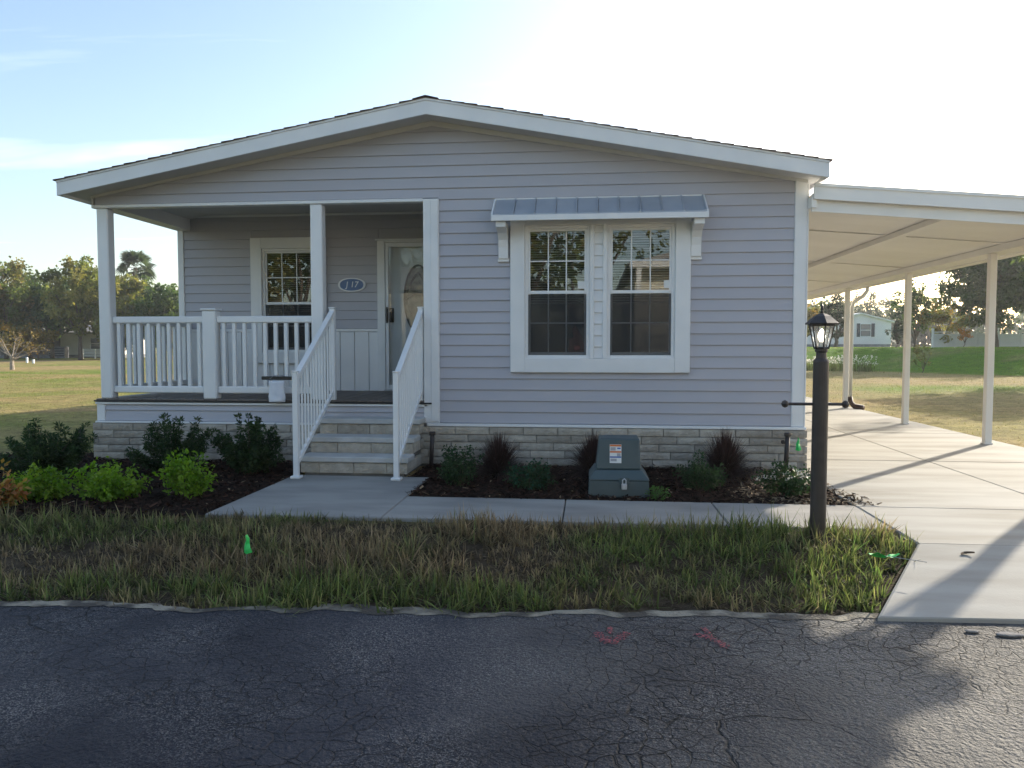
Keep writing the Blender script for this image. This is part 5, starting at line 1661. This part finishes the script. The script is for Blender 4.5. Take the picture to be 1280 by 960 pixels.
# row of white plumed reeds at the foot of the bank
for i, (px_, Y, lb) in enumerate(((1012, 35.5, 'white-plumed reed clump seen left of the lantern post'), (1042, 34.3, 'white-plumed reed clump just right of the lantern post'), (1058, 33.6, 'white-plumed reed clump beside the third carport post'), (1080, 32.6, 'white-plumed reed clump at the right end of the reed row'))):
    x = at(px_, Y); rs = np.random.RandomState(300 + i); n_ = 160
    t = thing('reed_clump', lb, 'reeds', (x, Y, float(gz(x, Y))), 'white plumed reeds at the foot of the bank')
    bx_ = np.stack([x + rs.randn(n_) * .28, Y + rs.randn(n_) * .2, np.full(n_, float(gz(x, Y)) - .02)], 1)
    az = rs.rand(n_) * 6.283; el = np.abs(rs.randn(n_)) * .3
    d = np.stack([np.cos(az) * np.sin(el), np.sin(az) * np.sin(el), np.cos(el)], 1); s_ = np.stack([-np.sin(az), np.cos(az), 0 * az], 1)
    L = rs.uniform(.45, .85, n_)
    c = np.array([.12, .14, .05]) * rs.uniform(.6, 1.3, (n_, 1))
    Vv, Ff, Tt = strip_quads(bx_, d, s_, L, np.full(n_, .014), .25 * rs.rand(n_), 3, c, c)
    np_mesh('blades', Vv, Ff, M['grassblade'], Tt, t)
    Cc = (bx_ + d * L[:, None])[:26]
    Vv, Ff, Tt = leaf_cloud(rs, Cc, np.full(len(Cc), .05), 6, .10, .02, [(.6, .58, .5), (.7, .68, .6)])
    tag(np_mesh('plumes', Vv, Ff, M['leaf'], Tt, t), kind='stuff')

# trees just outside the view whose shade falls into it
tree('shade_tree', 'leafy young tree standing right of the driveway by the carport', 12.25, 1.07, 3.14, .30, 2.78, 401, OLV, .09, 34, 60, None, .10)
tree('shade_tree', 'broad tree on the right lawn shading the dry grass', 24.5, 20.5, 7.5, 3.2, 2.4, 402, DKG, .22, 80, 90, None, .25)
tree('shade_tree', 'tall tree behind the right lawn shading the green bank', 37, 44, 8.5, 3.6, 2.2, 403, DKG, .28, 70, 70, None, .28)

# distant woods behind everything
def woods(name, label, x0, x1, y, h, seed, n_, pal):
    rs = np.random.RandomState(seed)
    C = np.stack([rs.uniform(x0, x1, n_), y + rs.randn(n_) * 5, np.zeros(n_)], 1)
    top = h * (.55 + .45 * vnoise(C[:, 0] * .06, C[:, 0] * 0, seed))
    C[:, 2] = rs.rand(n_) ** .7 * top
    Vv, Ff, Tt = leaf_cloud(rs, C, rs.uniform(1.2, 2.6, n_), 40, .9, .4, pal, shell=.3)
    tag(np_mesh(name, Vv, Ff, M['leaf'], Tt), label, 'woods', kind='stuff')
woods('distant_woods', 'distant line of trees on the horizon left of the house', -180, -10, 130, 10, 61, 520, MIX)
woods('distant_woods', 'distant hazy line of trees on the horizon behind the right bank', 10, 190, 125, 8.5, 62, 560, HAZ)

# ------------------------------------------------------------------ across the road, seen only in the window glass
opp = home('opposite_home', 'cream home with a porch across the road, reflected in the front window', 7.2, 17, -26, -15.6, 0, 2.9, 1.2, 'cream', 'y', 'farroof', .9, [(12, .7, 1.2, 1.4, True, 'back')])
pf = MB().box(7.2, 13, -15.55, -14.9, .85, 1.0).build('porch_floor', M['enamel'], opp)
MB().box(7.2, 13, -15.0, -14.9, 1.95, 2.05).box(7.2, 13, -15.0, -14.9, 1.1, 1.17).build('porch_rail', M['enamel'], opp)
for i in range(40):
    MB().box(7.25 + i * .145, 7.30 + i * .145, -14.975, -14.925, 1.17, 1.95).build('baluster', M['enamel'], opp)
for x in (7.28, 10, 12.9):
    MB().box(x - .07, x + .07, -15.02, -14.88, 0, 3.7).build('porch_post', M['enamel'], opp)
MB().box(7.0, 13.2, -15.57, -14.85, 3.72, 3.9).build('porch_roof', M['enamel'], opp)
home('opposite_home', 'cream home across the road behind the hedge, reflected in the storm door', -2.6, .4, -24, -16, 0, 2.9, 1.0, 'cream', 'x', 'farroof', .6, [(-1.9, .7, .9, 1.3, False, 'back')])
rs = np.random.RandomState(70)
C = np.stack([rs.uniform(-9, 1, 130), rs.uniform(-15.2, -14.2, 130), rs.uniform(.2, 2.3, 130)], 1)  # hedge added to cut off the lower part of the reflected home
Vv, Ff, Tt = leaf_cloud(rs, C, np.full(130, .4), 40, .12, .05, DKG)
hd = np_mesh('hedge', Vv, Ff, M['leaf'], Tt); tag(hd, 'clipped dark hedge added across the road to mask the lower wall of a cream home', 'hedge')
for i, (x, y, h, c) in enumerate(((3.6, -17, 8, 2.6), (18, -30, 11, 4), (-6.5, -19, 8, 3.2), (5, -32, 12, 5), (-4, -36, 11, 5), (26, -18, 9, 3.5))):
    tree('street_tree', ('tree across the road between the two cream homes', 'tall tree behind the porch home across the road', 'tree beyond the hedge across the road', 'tallest tree behind the gap across the road', 'tall tree behind the hedged home across the road', 'tree past the porch home across the road')[i], x, y, h, c, 2.6, 500 + i, MIX, .3, 50, 50, 'trees across the road', .22)

# ------------------------------------------------------------------ thin volume added in place of the lens's veiling glare
hm = bpy.data.materials.new('veil'); hm.use_nodes = True
hn, hl = hm.node_tree.nodes, hm.node_tree.links
hn.remove(hn['Principled BSDF'])
pv = hn.new('ShaderNodeVolumePrincipled')
pv.inputs['Color'].default_value = (.92, .94, 1, 1)
pv.inputs['Density'].default_value = .00055
pv.inputs['Anisotropy'].default_value = .45
hl.new(pv.outputs[0], hn['Material Output'].inputs['Volume'])
tag(MB().box(-950, 950, -650, 1550, -2, 16).build('veil', hm), 'thin bright haze volume standing in for lens flare', kind='stuff')
